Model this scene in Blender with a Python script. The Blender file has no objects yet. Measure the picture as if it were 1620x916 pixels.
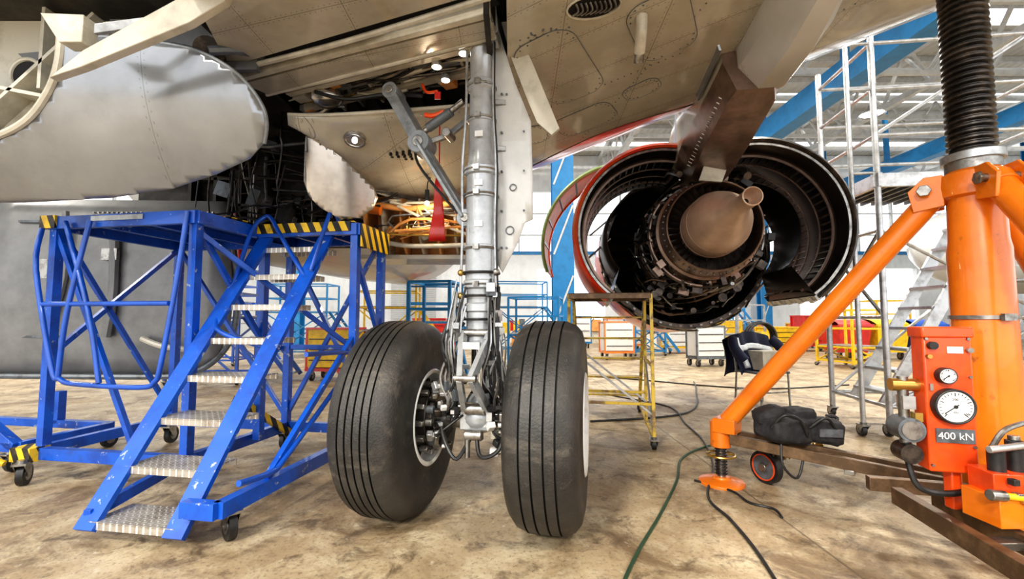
import bpy, bmesh, math, random
from mathutils import Vector, Matrix, Euler
R=random.Random(7)
V=Vector
pi=math.pi
# ------------------------------------------------------------ materials
def mat(name,c,rough=.5,metal=0,c2=None,ns=4,thr=(.45,.65),bump=0,bs=60,coat=0,emit=0,det=6):
    m=bpy.data.materials.new(name); m.use_nodes=True
    nt=m.node_tree; n=nt.nodes; l=nt.links; p=n['Principled BSDF']
    p.inputs['Roughness'].default_value=rough; p.inputs['Metallic'].default_value=metal
    p.inputs['Coat Weight'].default_value=coat
    p.inputs['Base Color'].default_value=(*c,1)
    tc=n.new('ShaderNodeTexCoord')
    if c2 is None: c2=tuple(x*.8 for x in c)
    nz=n.new('ShaderNodeTexNoise'); nz.inputs['Scale'].default_value=ns; nz.inputs['Detail'].default_value=det
    nz.inputs['Roughness'].default_value=.65
    l.new(tc.outputs['Object'],nz.inputs['Vector'])
    r=n.new('ShaderNodeValToRGB'); r.color_ramp.elements[0].position=thr[0]; r.color_ramp.elements[1].position=thr[1]
    r.color_ramp.elements[0].color=(*c,1); r.color_ramp.elements[1].color=(*c2,1)
    l.new(nz.outputs['Fac'],r.inputs['Fac']); l.new(r.outputs['Color'],p.inputs['Base Color'])
    if bump:
        b=n.new('ShaderNodeBump'); b.inputs['Strength'].default_value=bump; b.inputs['Distance'].default_value=.01
        n2=n.new('ShaderNodeTexNoise'); n2.inputs['Scale'].default_value=bs; n2.inputs['Detail'].default_value=4
        l.new(tc.outputs['Object'],n2.inputs['Vector']); l.new(n2.outputs['Fac'],b.inputs['Height']); l.new(b.outputs['Normal'],p.inputs['Normal'])
    if emit:
        p.inputs['Emission Color'].default_value=(*c,1); p.inputs['Emission Strength'].default_value=emit
    return m
def M_(nt,op,a,b=None):
    x=nt.nodes.new('ShaderNodeMath'); x.operation=op
    for i,v in enumerate((a,b)):
        if v is None: continue
        if isinstance(v,(int,float)): x.inputs[i].default_value=v
        else: nt.links.new(v,x.inputs[i])
    return x.outputs[0]
def grime(m,c,ns=2,lo=.5,hi=.7,amt=.6,stretch=None):
    """extra dirt layer mixed over whatever feeds base colour"""
    nt=m.node_tree;n=nt.nodes;l=nt.links;p=n['Principled BSDF']
    src=p.inputs['Base Color'].links[0].from_socket
    tc=[x for x in n if x.type=='TEX_COORD'][0]
    q=n.new('ShaderNodeTexNoise'); q.inputs['Scale'].default_value=ns; q.inputs['Detail'].default_value=9; q.inputs['Roughness'].default_value=.7
    if stretch:
        mp=n.new('ShaderNodeMapping'); mp.inputs['Scale'].default_value=stretch; l.new(tc.outputs['Object'],mp.inputs[0]); l.new(mp.outputs[0],q.inputs['Vector'])
    else: l.new(tc.outputs['Object'],q.inputs['Vector'])
    r=n.new('ShaderNodeMapRange'); r.inputs[1].default_value=lo; r.inputs[2].default_value=hi; r.inputs[4].default_value=amt
    l.new(q.outputs['Fac'],r.inputs[0])
    mx=n.new('ShaderNodeMix'); mx.data_type='RGBA'; l.new(r.outputs[0],mx.inputs[0]); l.new(src,mx.inputs[6]); mx.inputs[7].default_value=(*c,1)
    l.new(mx.outputs[2],p.inputs['Base Color'])
def panelmat(name,c,c2,rough=.3,metal=0,coat=.3,size=(.62,.4),ns=3,rivet=.035,rs=.004,dark=.30):
    m=mat(name,c,rough,metal,c2,ns,(.35,.75),coat=coat)
    nt=m.node_tree;n=nt.nodes;l=nt.links;p=n['Principled BSDF']
    tc=[x for x in n if x.type=='TEX_COORD'][0]; ramp=[x for x in n if x.type=='VALTORGB'][0]
    sx=n.new('ShaderNodeSeparateXYZ'); l.new(tc.outputs['Object'],sx.inputs[0])
    a=sx.outputs[0]; b=M_(nt,'ADD',M_(nt,'ADD',sx.outputs[1],sx.outputs[2]),M_(nt,'MULTIPLY',a,.3))
    def dist(v,s):
        f=M_(nt,'FRACT',M_(nt,'DIVIDE',v,s)); return M_(nt,'MULTIPLY',M_(nt,'ABSOLUTE',M_(nt,'SUBTRACT',f,.5)),s)
    da=dist(a,size[0]); db=dist(b,size[1])
    line=M_(nt,'MAXIMUM',M_(nt,'LESS_THAN',da,.0022),M_(nt,'LESS_THAN',db,.0022))
    ra=dist(a,rivet); rb=dist(b,rivet)
    def row(d,r):
        e=M_(nt,'SUBTRACT',d,.018); return M_(nt,'LESS_THAN',M_(nt,'ADD',M_(nt,'MULTIPLY',e,e),M_(nt,'MULTIPLY',r,r)),rs*rs)
    rv=M_(nt,'MAXIMUM',row(da,rb),row(db,ra))
    msk=M_(nt,'MAXIMUM',line,M_(nt,'MULTIPLY',rv,.8))
    mx=n.new('ShaderNodeMix'); mx.data_type='RGBA'; l.new(M_(nt,'MULTIPLY',msk,.8),mx.inputs[0])
    l.new(ramp.outputs['Color'],mx.inputs[6]); mx.inputs[7].default_value=(c[0]*dark,c[1]*dark,c[2]*dark*.9,1)
    l.new(mx.outputs[2],p.inputs['Base Color'])
    return m
def hazard(name,k=9,c1=(.80,.52,.02)):
    m=mat(name,c1,.5); nt=m.node_tree;n=nt.nodes;l=nt.links;p=n['Principled BSDF']
    tc=[x for x in n if x.type=='TEX_COORD'][0]
    sx=n.new('ShaderNodeSeparateXYZ'); l.new(tc.outputs['Object'],sx.inputs[0])
    s=M_(nt,'ADD',M_(nt,'ADD',sx.outputs[0],sx.outputs[1]),M_(nt,'MULTIPLY',sx.outputs[2],.5))
    g=M_(nt,'GREATER_THAN',M_(nt,'FRACT',M_(nt,'MULTIPLY',s,k)),.5)
    mx=n.new('ShaderNodeMix'); mx.data_type='RGBA'; l.new(g,mx.inputs[0]); mx.inputs[6].default_value=(*c1,1); mx.inputs[7].default_value=(.012,.012,.012,1)
    l.new(mx.outputs[2],p.inputs['Base Color']); grime(m,(.12,.09,.05),9,.5,.68,.6); return m
def diamond():
    m=mat('diamond_plate',(.50,.465,.41),.38,.55,(.27,.22,.17),8)
    nt=m.node_tree;n=nt.nodes;l=nt.links;p=n['Principled BSDF']
    tc=[x for x in n if x.type=='TEX_COORD'][0]; ramp=[x for x in n if x.type=='VALTORGB'][0]
    sx=n.new('ShaderNodeSeparateXYZ'); l.new(tc.outputs['Object'],sx.inputs[0])
    k=24.
    a=M_(nt,'MULTIPLY',M_(nt,'ADD',sx.outputs[0],sx.outputs[1]),k); b=M_(nt,'MULTIPLY',M_(nt,'SUBTRACT',sx.outputs[0],sx.outputs[1]),k)
    fa=M_(nt,'SUBTRACT',M_(nt,'FRACT',a),.5); fb=M_(nt,'SUBTRACT',M_(nt,'FRACT',b),.5)
    ck=M_(nt,'FRACT',M_(nt,'MULTIPLY',M_(nt,'ADD',M_(nt,'FLOOR',a),M_(nt,'FLOOR',b)),.5))
    ck=M_(nt,'GREATER_THAN',ck,.25)
    def bar(u,v): return M_(nt,'LESS_THAN',M_(nt,'ADD',M_(nt,'MULTIPLY',M_(nt,'MULTIPLY',u,u),5),M_(nt,'MULTIPLY',M_(nt,'MULTIPLY',v,v),45)),1)
    h=M_(nt,'ADD',M_(nt,'MULTIPLY',bar(fa,fb),ck),M_(nt,'MULTIPLY',bar(fb,fa),M_(nt,'SUBTRACT',1,ck)))
    bp=n.new('ShaderNodeBump'); bp.inputs['Strength'].default_value=1; bp.inputs['Distance'].default_value=.006
    l.new(h,bp.inputs['Height']); l.new(bp.outputs['Normal'],p.inputs['Normal'])
    mx=n.new('ShaderNodeMix'); mx.data_type='RGBA'; l.new(h,mx.inputs[0]); l.new(ramp.outputs['Color'],mx.inputs[6]); mx.inputs[7].default_value=(.86,.84,.79,1)
    l.new(mx.outputs[2],p.inputs['Base Color']); return m
def corrug(name,c,axis=0,k=5,d=.05,c2=None,rough=.5):
    m=mat(name,c,rough,0,c2 or tuple(x*.88 for x in c),1.5); nt=m.node_tree;n=nt.nodes;l=nt.links;p=n['Principled BSDF']
    tc=[x for x in n if x.type=='TEX_COORD'][0]
    sx=n.new('ShaderNodeSeparateXYZ'); l.new(tc.outputs['Object'],sx.inputs[0])
    h=M_(nt,'PINGPONG',M_(nt,'MULTIPLY',sx.outputs[axis],k),.5)
    bp=n.new('ShaderNodeBump'); bp.inputs['Strength'].default_value=1; bp.inputs['Distance'].default_value=d
    l.new(h,bp.inputs['Height']); l.new(bp.outputs['Normal'],p.inputs['Normal']); return m
def floormat():
    m=mat('concrete_floor',(.43,.34,.215),.6,0,(.30,.215,.125),.9,(.36,.66),bump=.25,bs=40,det=10)
    nt=m.node_tree;n=nt.nodes;l=nt.links;p=n['Principled BSDF']
    tc=[x for x in n if x.type=='TEX_COORD'][0]; ramp=[x for x in n if x.type=='VALTORGB'][0]
    def nz(s,a,b,d=8,dist=0,off=0):
        q=n.new('ShaderNodeTexNoise'); q.inputs['Scale'].default_value=s; q.inputs['Detail'].default_value=d; q.inputs['Distortion'].default_value=dist
        q.inputs['Roughness'].default_value=.72
        mp=n.new('ShaderNodeMapping'); mp.inputs['Location'].default_value=(off,off*.7,0); l.new(tc.outputs['Object'],mp.inputs[0])
        l.new(mp.outputs[0],q.inputs['Vector']); r=n.new('ShaderNodeMapRange'); r.inputs[1].default_value=a; r.inputs[2].default_value=b
        l.new(q.outputs['Fac'],r.inputs[0]); return r.outputs[0]
    cur=ramp.outputs['Color']
    def mix(f,c):
        nonlocal cur
        x=n.new('ShaderNodeMix'); x.data_type='RGBA'; l.new(f,x.inputs[0]); l.new(cur,x.inputs[6]); x.inputs[7].default_value=(*c,1); cur=x.outputs[2]
    mix(M_(nt,'MULTIPLY',nz(3.2,.47,.62,11,.3),.7),(.57,.49,.345))
    mix(M_(nt,'MULTIPLY',nz(1.5,.50,.62,12,.8,3.1),.8),(.135,.085,.042))
    mix(M_(nt,'MULTIPLY',nz(5,.53,.64,12,.5,9.7),.8),(.09,.06,.035))
    mix(M_(nt,'MULTIPLY',nz(45,.53,.65,6,0,1),.65),(.09,.065,.042))
    mix(M_(nt,'MULTIPLY',nz(12,.60,.68,8,0,5),.6),(.66,.60,.48))
    sx=n.new('ShaderNodeSeparateXYZ'); l.new(tc.outputs['Object'],sx.inputs[0])
    f1=M_(nt,'LESS_THAN',M_(nt,'ABSOLUTE',M_(nt,'SUBTRACT',M_(nt,'FRACT',M_(nt,'DIVIDE',M_(nt,'ADD',sx.outputs[0],1.4),6)),.5)),.0012)
    f2=M_(nt,'LESS_THAN',M_(nt,'ABSOLUTE',M_(nt,'SUBTRACT',M_(nt,'FRACT',M_(nt,'DIVIDE',M_(nt,'ADD',sx.outputs[1],1.0),6)),.5)),.0012)
    mix(M_(nt,'MULTIPLY',M_(nt,'MAXIMUM',f1,f2),.7),(.1,.07,.04))
    l.new(cur,p.inputs['Base Color'])
    rr=n.new('ShaderNodeMapRange'); rr.inputs[3].default_value=.28; rr.inputs[4].default_value=.75
    q=n.new('ShaderNodeTexNoise'); q.inputs['Scale'].default_value=1.7; q.inputs['Detail'].default_value=6; l.new(tc.outputs['Object'],q.inputs['Vector']); l.new(q.outputs['Fac'],rr.inputs[0]); l.new(rr.outputs[0],p.inputs['Roughness'])
    return m
MF=floormat()
blue=mat('blue_paint',(.004,.080,.46),.36,0,(.003,.055,.32),5,coat=.3)
blue_worn=mat('blue_paint_worn',(.004,.090,.50),.40,0,(.003,.055,.34),5,coat=.2)
grime(blue_worn,(.38,.42,.46),14,.62,.65,.9); grime(blue_worn,(.03,.035,.05),6,.58,.7,.5)
HZ=hazard('hazard_stripes'); DP=diamond()
rub=mat('tyre_rubber',(.020,.019,.018),.5,0,(.055,.050,.044),4,(.4,.75),bump=.3,bs=90)
grime(rub,(.15,.13,.105),2.5,.55,.70,.6,(1,3,3)); grime(rub,(.12,.105,.09),30,.60,.7,.5)
rub_g=mat('tyre_groove',(.006,.006,.006),.8)
blk=mat('black_plastic',(.012,.012,.013),.45,0,(.025,.025,.025),20)
blkc=mat('black_fabric',(.012,.012,.014),.8,0,(.03,.03,.032),15,bump=.4,bs=120)
wht=mat('white_enamel',(.70,.70,.68),.3,0,(.5,.48,.44),12,(.55,.75),coat=.4)
doorw=mat('leg_door_white',(.62,.62,.605),.22,0,(.50,.50,.48),3,(.4,.7),coat=.6)
grey=mat('grey_gear_paint',(.44,.46,.48),.24,.3,(.31,.32,.33),8,(.4,.7),coat=.5)
grime(grey,(.08,.075,.07),16,.62,.74,.6)
greyd=mat('grey_dark_paint',(.15,.17,.19),.4,.3,(.08,.085,.09),10)
stayg=mat('stay_grey_paint',(.25,.27,.29),.35,.2,(.15,.16,.17),9,coat=.2)
chrome=mat('polished_steel',(.8,.8,.8),.12,1,(.65,.65,.65),10)
steel=mat('steel',(.36,.35,.33),.33,.9,(.14,.13,.12),14)
dsteel=mat('dark_engine_metal',(.055,.050,.047),.34,.85,(.14,.115,.095),12)
bronze=mat('heat_tinted_metal',(.30,.21,.165),.34,.75,(.15,.11,.085),7,(.35,.7))
plugm=mat('exhaust_plug_metal',(.66,.49,.37),.38,.4,(.48,.34,.25),5,(.35,.7))
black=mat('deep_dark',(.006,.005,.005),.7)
orange=mat('orange_paint',(.78,.205,.008),.30,0,(.60,.13,.006),4,(.45,.8),coat=.4)
grime(orange,(.10,.04,.01),12,.61,.72,.65)
orange_w=mat('orange_paint_worn',(.70,.17,.008),.36,0,(.28,.08,.02),11,(.60,.70),coat=.3)
redor=mat('red_orange_paint',(.74,.08,.008),.33,0,(.56,.05,.006),6,coat=.4)
red=mat('red_paint',(.52,.012,.008),.35,0,(.38,.01,.008),6,coat=.4)
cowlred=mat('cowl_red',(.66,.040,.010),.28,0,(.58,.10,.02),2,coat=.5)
cowlor=mat('cowl_orange_inner',(.58,.17,.04),.4,0,(.36,.085,.025),3)
yellow=mat('yellow_paint',(.74,.47,.01),.4,0,(.50,.32,.02),8)
green=mat('green_primer',(.22,.33,.12),.45)
alum=mat('aluminium',(.50,.51,.52),.30,.7,(.32,.32,.32),10)
rust=mat('brown_steel_rail',(.11,.07,.04),.45,.5,(.22,.14,.08),9)
skin_c=panelmat('wing_skin_cream',(.46,.43,.36),(.35,.32,.255),.18,0,.6)
grime(skin_c,(.15,.125,.09),2.2,.55,.76,.5,(1,.5,1)); grime(skin_c,(.10,.08,.06),26,.67,.74,.5)
skin_g=panelmat('fairing_skin_grey',(.32,.335,.355),(.24,.25,.265),.22,.5,.4,(1.5,1.1),2,dark=.55)
grime(skin_g,(.15,.15,.155),1.6,.5,.76,.45)
skin_f=panelmat('fuselage_skin',(.55,.55,.54),(.45,.45,.43),.3,0,.4,(1.2,.9),2)
cream=mat('cream_paint',(.56,.53,.445),.33,0,(.40,.37,.30),5,coat=.3)
silver=mat('bare_aluminium_sheet',(.55,.52,.49),.26,.85,(.40,.37,.345),4)
tan_o=mat('orange_tan_primer',(.70,.33,.10),.38,0,(.48,.20,.06),4)
doorg=mat('gear_door_inner',(.225,.23,.235),.4,.2,(.14,.145,.15),3,(.35,.7))
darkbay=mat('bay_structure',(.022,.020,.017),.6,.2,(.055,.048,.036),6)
brownduct=mat('duct_interior',(.038,.032,.029),.24,.8,(.09,.07,.055),4,(.35,.7))
glass=mat('gauge_face',(.85,.85,.82),.25)
brass=mat('brass',(.55,.36,.10),.3,.9)
purple=mat('purple_cap',(.09,.04,.13),.5)
hose_g=mat('green_hose',(.015,.055,.025),.5)
navy=mat('navy_cloth',(.008,.012,.04),.8,bump=.4,bs=60)
refl=mat('reflective_tape',(.75,.78,.8),.3,.3)
whitewall=corrug('white_cladding',(.74,.77,.79),0,3,.03)
roofm=corrug('roof_deck',(.60,.59,.54),0,3.2,.08)
shut=corrug('roller_shutter',(.5,.52,.54),2,9,.03)
steelblue=mat('blue_structural_steel',(.01,.19,.45),.45)
wsteel=mat('white_structural_steel',(.55,.56,.55),.45)
lampm=mat('lamp_lens',(1,.96,.88),.3,emit=8)
# ------------------------------------------------------------ builder
class B:
    def __init__(s,name): s.name=name; s.bm=bmesh.new(); s.mats=[]
    def mi(s,m):
        if m not in s.mats: s.mats.append(m)
        return s.mats.index(m)
    def add(s,vs,fs,m):
        k=s.mi(m); bv=[s.bm.verts.new(v) for v in vs]
        for f in fs:
            try:
                q=s.bm.faces.new([bv[i] for i in f]); q.material_index=k
            except ValueError: pass
        return bv
    def box(s,c,d,m,rot=(0,0,0)):
        E=Euler(rot).to_matrix(); c=V(c)
        vs=[c+E@V((x*d[0]/2,y*d[1]/2,z*d[2]/2)) for x in(-1,1) for y in(-1,1) for z in(-1,1)]
        s.add(vs,[(0,1,3,2),(4,6,7,5),(0,4,5,1),(2,3,7,6),(0,2,6,4),(1,5,7,3)],m)
    def beam(s,p,q,w,h,m,up=(0,0,1)):
        p=V(p);q=V(q);d=(q-p).normalized();up=V(up)
        if abs(d.dot(up))>.98: up=V((0,1,0))
        a=d.cross(up).normalized();b=a.cross(d).normalized()
        vs=[o+a*(w/2*i)+b*(h/2*j) for o in(p,q) for i,j in((-1,-1),(1,-1),(1,1),(-1,1))]
        s.add(vs,[(0,1,2,3),(7,6,5,4),(0,4,5,1),(1,5,6,2),(2,6,7,3),(3,7,4,0)],m)
    def cyl(s,p,q,r,m,r2=None,n=20,cap=True):
        p=V(p);q=V(q);d=(q-p).normalized();u=V((0,0,1)) if abs(d.z)<.9 else V((1,0,0))
        a=d.cross(u).normalized();b=d.cross(a); r2=r if r2 is None else r2
        vs=[o+(a*math.cos(2*pi*i/n)+b*math.sin(2*pi*i/n))*rr for o,rr in((p,r),(q,r2)) for i in range(n)]
        fs=[(i,(i+1)%n,n+(i+1)%n,n+i) for i in range(n)]
        if cap: fs+= [tuple(range(n))[::-1],tuple(range(n,2*n))]
        s.add(vs,fs,m)
    def tube(s,pts,r,m,n=8,k=5,closed=False):
        P=[V(p) for p in pts]
        if k>1 and len(P)>2:
            Q=[]; L=len(P)
            rng=range(L) if closed else range(L-1)
            for i in rng:
                p0=P[(i-1)%L] if closed or i>0 else P[0]; p1=P[i]; p2=P[(i+1)%L]; p3=P[(i+2)%L] if closed or i+2<L else P[-1]
                for j in range(k):
                    t=j/k; Q.append(.5*((2*p1)+(p2-p0)*t+(2*p0-5*p1+4*p2-p3)*t*t+(3*p1-p0-3*p2+p3)*t**3))
            if not closed: Q.append(P[-1])
            P=Q
        vs=[];N=len(P);a=None
        for i in range(N):
            if closed: d=(P[(i+1)%N]-P[i-1]).normalized()
            else: d=(P[min(i+1,N-1)]-P[max(i-1,0)]).normalized()
            if a is None:
                u=V((0,0,1)) if abs(d.z)<.9 else V((1,0,0)); a=d.cross(u).normalized()
            else:
                a=(a-d*a.dot(d)); a=a.normalized() if a.length>1e-6 else d.orthogonal().normalized()
            b=d.cross(a)
            vs+=[P[i]+(a*math.cos(2*pi*j/n)+b*math.sin(2*pi*j/n))*r for j in range(n)]
        fs=[]
        for i in range(N if closed else N-1):
            o=i*n;o2=((i+1)%N)*n
            fs+=[(o+j,o+(j+1)%n,o2+(j+1)%n,o2+j) for j in range(n)]
        if not closed: fs+=[tuple(range(n))[::-1],tuple(range((N-1)*n,N*n))]
        s.add(vs,fs,m)
    def lathe(s,prof,m,o=(0,0,0),ax=(0,1,0),n=64,arc=(0,2*pi),closed=False,mats=None,ref=None):
        o=V(o);d=V(ax).normalized();u=V(ref) if ref else (V((0,0,1)) if abs(d.z)<.9 else V((1,0,0)))
        a=u.cross(d).normalized(); b=u-d*u.dot(d); b.normalize()
        full=abs(arc[1]-arc[0]-2*pi)<1e-4; c=n if full else n+1
        vs=[]
        for t,r in prof:
            for i in range(c):
                g=arc[0]+(arc[1]-arc[0])*i/n
                vs.append(o+d*t+(a*math.cos(g)+b*math.sin(g))*r)
        K=len(prof)
        bv=[s.bm.verts.new(v) for v in vs]
        for k in range(K if closed else K-1):
            k2=(k+1)%K
            mm=mats[k] if mats else m
            mi=s.mi(mm)
            for i in range(n):
                j=(i+1)%c if full else i+1
                try:
                    f=s.bm.faces.new([bv[k*c+i],bv[k*c+j],bv[k2*c+j],bv[k2*c+i]]); f.material_index=mi
                except ValueError: pass
        if closed and not full:
            for e in(0,n):
                try: f=s.bm.faces.new([bv[k*c+e] for k in range(K)]); f.material_index=s.mi(m)
                except ValueError: pass
    def ring(s,c,ax,Rr,r,m,n=40,k=8): # torus
        c=V(c);prof=[(r*math.sin(2*pi*i/k),Rr+r*math.cos(2*pi*i/k)) for i in range(k)]
        s.lathe(prof,m,c,ax,n,closed=True)
    def poly(s,pts,ext,m):
        P=[V(p) for p in pts];e=V(ext);n=len(P)
        s.add(P+[p+e for p in P],[tuple(range(n))[::-1],tuple(range(n,2*n))]+[(i,(i+1)%n,n+(i+1)%n,n+i) for i in range(n)],m)
    def sph(s,c,r,m,n=20,k=12,rot=(0,0,0)):
        r=(r,r,r) if isinstance(r,(int,float)) else r; E=Euler(rot).to_matrix();c=V(c)
        vs=[];fs=[]
        for i in range(k+1):
            t=pi*i/k
            for j in range(n):
                g=2*pi*j/n; vs.append(c+E@V((r[0]*math.sin(t)*math.cos(g),r[1]*math.sin(t)*math.sin(g),r[2]*math.cos(t))))
        for i in range(k):
            for j in range(n): fs.append((i*n+j,(i+1)*n+j,(i+1)*n+(j+1)%n,i*n+(j+1)%n))
        s.add(vs,fs,m); 
    def grid(s,fn,nu,nv,m):
        vs=[fn(i/nu,j/nv) for i in range(nu+1) for j in range(nv+1)]
        fs=[(i*(nv+1)+j,(i+1)*(nv+1)+j,(i+1)*(nv+1)+j+1,i*(nv+1)+j+1) for i in range(nu) for j in range(nv)]
        s.add(vs,fs,m)
    def sheet(s,outl,yf,m,cuts=5):
        t=bmesh.new(); f=t.faces.new([t.verts.new((x,0,z)) for x,z in outl])
        zs=[z for x,z in outl]; xs=[x for x,z in outl]
        for i in range(1,cuts*2):
            z=min(zs)+(max(zs)-min(zs))*i/(cuts*2)+1e-4
            bmesh.ops.bisect_plane(t,geom=t.verts[:]+t.edges[:]+t.faces[:],plane_co=(0,0,z),plane_no=(0,0,1))
        for i in range(1,cuts*2):
            x=min(xs)+(max(xs)-min(xs))*i/(cuts*2)+1e-4
            bmesh.ops.bisect_plane(t,geom=t.verts[:]+t.edges[:]+t.faces[:],plane_co=(x,0,0),plane_no=(1,0,0))
        bmesh.ops.triangulate(t,faces=[f for f in t.faces if len(f.verts)>4])
        t.verts.index_update()
        s.add([V((v.co.x,yf(v.co.x,v.co.z),v.co.z)) for v in t.verts],[tuple(v.index for v in f.verts) for f in t.faces],m); t.free()
    def done(s,parent=None,loc=(0,0,0),rot=(0,0,0),bevel=0,ang=38,solid=0,merge=False):
        bmesh.ops.remove_doubles(s.bm,verts=s.bm.verts,dist=1e-5)
        bmesh.ops.recalc_face_normals(s.bm,faces=s.bm.faces)
        me=bpy.data.meshes.new(s.name); s.bm.to_mesh(me); s.bm.free()
        for m in s.mats: me.materials.append(m)
        for p in me.polygons: p.use_smooth=True
        me.set_sharp_from_angle(angle=math.radians(ang))
        o=bpy.data.objects.new(s.name,me); bpy.context.scene.collection.objects.link(o)
        o.location=loc;o.rotation_euler=rot
        if parent: o.parent=parent
        if solid:
            q=o.modifiers.new('thick','SOLIDIFY'); q.thickness=solid; q.offset=0
        if bevel:
            q=o.modifiers.new('bevel','BEVEL'); q.width=bevel;q.segments=2;q.limit_method='ANGLE';q.angle_limit=math.radians(50)
        return o
def empty(name,loc=(0,0,0),rot=(0,0,0)):
    o=bpy.data.objects.new(name,None); o.location=loc;o.rotation_euler=rot; o.empty_display_size=.2
    bpy.context.scene.collection.objects.link(o); return o
def text(name,body,size,m,parent,loc,rot,ext=.001):
    c=bpy.data.curves.new(name,'FONT'); c.body=body; c.size=size; c.extrude=ext; c.align_x='CENTER'; c.align_y='CENTER'
    c.materials.append(m); o=bpy.data.objects.new(name,c); o.location=loc;o.rotation_euler=rot; o.parent=parent
    bpy.context.scene.collection.objects.link(o); return o
A10=math.radians(-10)
def caster(b,x,y,z=0.2,r=.075,rm=None,yaw=0.):
    c=math.cos(yaw);s_=math.sin(yaw)
    T=lambda a,d,h:(x+a*c-d*s_,y+a*s_+d*c,h)
    b.cyl(T(-.02,.03,r),T(.02,.03,r),r,rm or blk,n=28)
    b.cyl(T(-.024,.03,r),T(.024,.03,r),r*.55,steel,n=20)
    for q in(-.03,.03):
        b.poly([T(q-.003,.03-.02,r-.015),T(q-.003,.03+.02,r-.015),T(q-.003,.05,z-.03),T(q-.003,-.05,z-.03)],V(T(q+.003,0,0))-V(T(q-.003,0,0)),steel)
    b.beam(T(0,-.055,z-.025),T(0,.055,z-.025),.08,.014,steel)
    b.cyl(T(0,0,z-.02),T(0,0,z),.03,steel)
    b.cyl(T(-.035,.03,r),T(.035,.03,r),.012,steel)
# ============================================================ HANGAR
b=B('floor'); b.box((2,9,-.05),(70,50,.1),MF); b.done()
BY=27.
b=B('wall_back')
openings=[(-7.0,-4.6),(1.5,5.5),(7.5,13.5),(17,24)]
x=-28.
for a,c in openings+[(33,33)]:
    if a>x: b.box(((x+a)/2,BY,2.5),(a-x,.3,5),whitewall)
    if c>a: b.box(((a+c)/2,BY,4.6),(c-a,.3,.8),whitewall)
    x=c
b.box((2.5,BY,9.9),(61,.3,2.2),whitewall)
b.box((2.5,BY,5.1),(61,.4,.2),steelblue)
for i in range(31): b.box((-28+i*2.03,BY,7),(.09,.2,3.8),wsteel)
for z in(6.2,7.5): b.box((2.5,BY,z),(61,.08,.07),wsteel)
b.done()
b=B('door_1'); b.box((-5.8,BY-.24,2.1),(2.6,.08,4.2),shut); b.box((-5.8,BY-.26,4.35),(2.8,.2,.3),wsteel); b.done()
b=B('wall_right')
b.box((33,7,1.5),(.3,40,3),whitewall); b.box((33,7,9.5),(.3,40,3),whitewall)
for i in range(14): b.box((33,-12+i*3,5.5),(.25,.15,5),wsteel)
b.box((33,7,5.5),(.12,40,.12),wsteel); b.done()
b=B('wall_left'); b.box((-28,7,3),(.3,40,6),whitewall); b.box((-28,7,9.5),(.3,40,3),whitewall)
for i in range(14): b.box((-28,-12+i*3,7),(.25,.15,2),wsteel)
b.done()
b=B('ceiling')
y=-13.
while y<27:
    b.box((2.5,y+2.5,11.1),(61,4.6,.12),roofm); y+=5.5
for i in range(27): b.box((2.5,-12+i*1.5,10.92),(61,.09,.22),wsteel)
b.done()
b=B('roof_trusses')
for X in(-20,-11,-2,5.2,14,22.5):
    b.beam((X,-13,10.6),(X,26.8,10.6),.22,.3,wsteel); b.beam((X,-13,9.1),(X,26.8,9.1),.18,.22,wsteel)
    for i in range(20):
        y0=-13+i*1.98; b.beam((X,y0,9.1),(X,y0+1,10.6),.09,.09,wsteel); b.beam((X,y0+1,10.6),(X,y0+2,9.1),.09,.09,wsteel)
for Y in(8,11.5,15,18.5,22):
    b.beam((-27.8,Y,9.6),(32.8,Y,9.6),.12,.2,wsteel)
for Y in(9,14,19):
    for i in range(14): b.beam((5.2+i*2,Y,9.0),(6.2+i*2,Y,10.5),.07,.07,wsteel); b.beam((6.2+i*2,Y,10.5),(7.2+i*2,Y,9.0),.07,.07,wsteel)
    b.beam((5.2,Y,9.0),(32.8,Y,9.0),.12,.14,wsteel)
b.beam((9.4,2,8.0),(9.4,26.8,8.0),.55,.75,steelblue); b.beam((17.5,2,8.2),(17.5,26.8,8.2),.45,.6,steelblue)
for i in range(6): b.beam((9.4,4+i*4.2,8.2),(9.4,4+i*4.2,10.9),.16,.16,steelblue); b.beam((17.5,4+i*4.2,8.2),(17.5,4+i*4.2,10.9),.16,.16,steelblue)
b.done()
def column(x,y,w=.6):
    b=B('steel_column')
    b.box((0,-w*.4,5.4),(w,.06,10.8),steelblue); b.box((0,w*.4,5.4),(w,.06,10.8),steelblue); b.box((0,0,5.4),(.05,w*.8,10.8),steelblue)
    b.box((0,0,.03),(w*1.4,w*1.4,.06),steelblue)
    for i in range(5): b.beam((-w*.45,-w*.45,1+i*2),(w*.45,-w*.45,2.4+i*2),.05,.05,wsteel)
    b.done(loc=(x,y,0))
for x,y in((1.45,13),(-9.5,20),(9.4,25.8),(14.3,25.8),(28,24)): column(x,y)
def lamp(x,y):
    e=empty('high_bay_lamp',(x,y,8.9))
    b=B('housing'); b.lathe([(0,.10),(.12,.14),(.35,.42),(.36,.42),(.34,.38)],alum,ax=(0,0,-1),n=28); b.cyl((0,0,0),(0,0,.5),.05,steel)
    b.cyl((0,0,-.30),(0,0,-.31),.36,lampm,n=28); b.cyl((0,0,.4),(0,0,1.9),.012,steel); b.done(parent=e)
    L=bpy.data.lights.new('bulb','AREA'); L.shape='DISK'; L.size=.7; L.energy=600; L.color=(1,.94,.84)
    o=bpy.data.objects.new('bulb',L); o.location=(0,0,-.36); o.parent=e; bpy.context.scene.collection.objects.link(o)
for x in(-12,-3,4.5,13): 
    for y in(-4,7,16): lamp(x,y)
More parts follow.
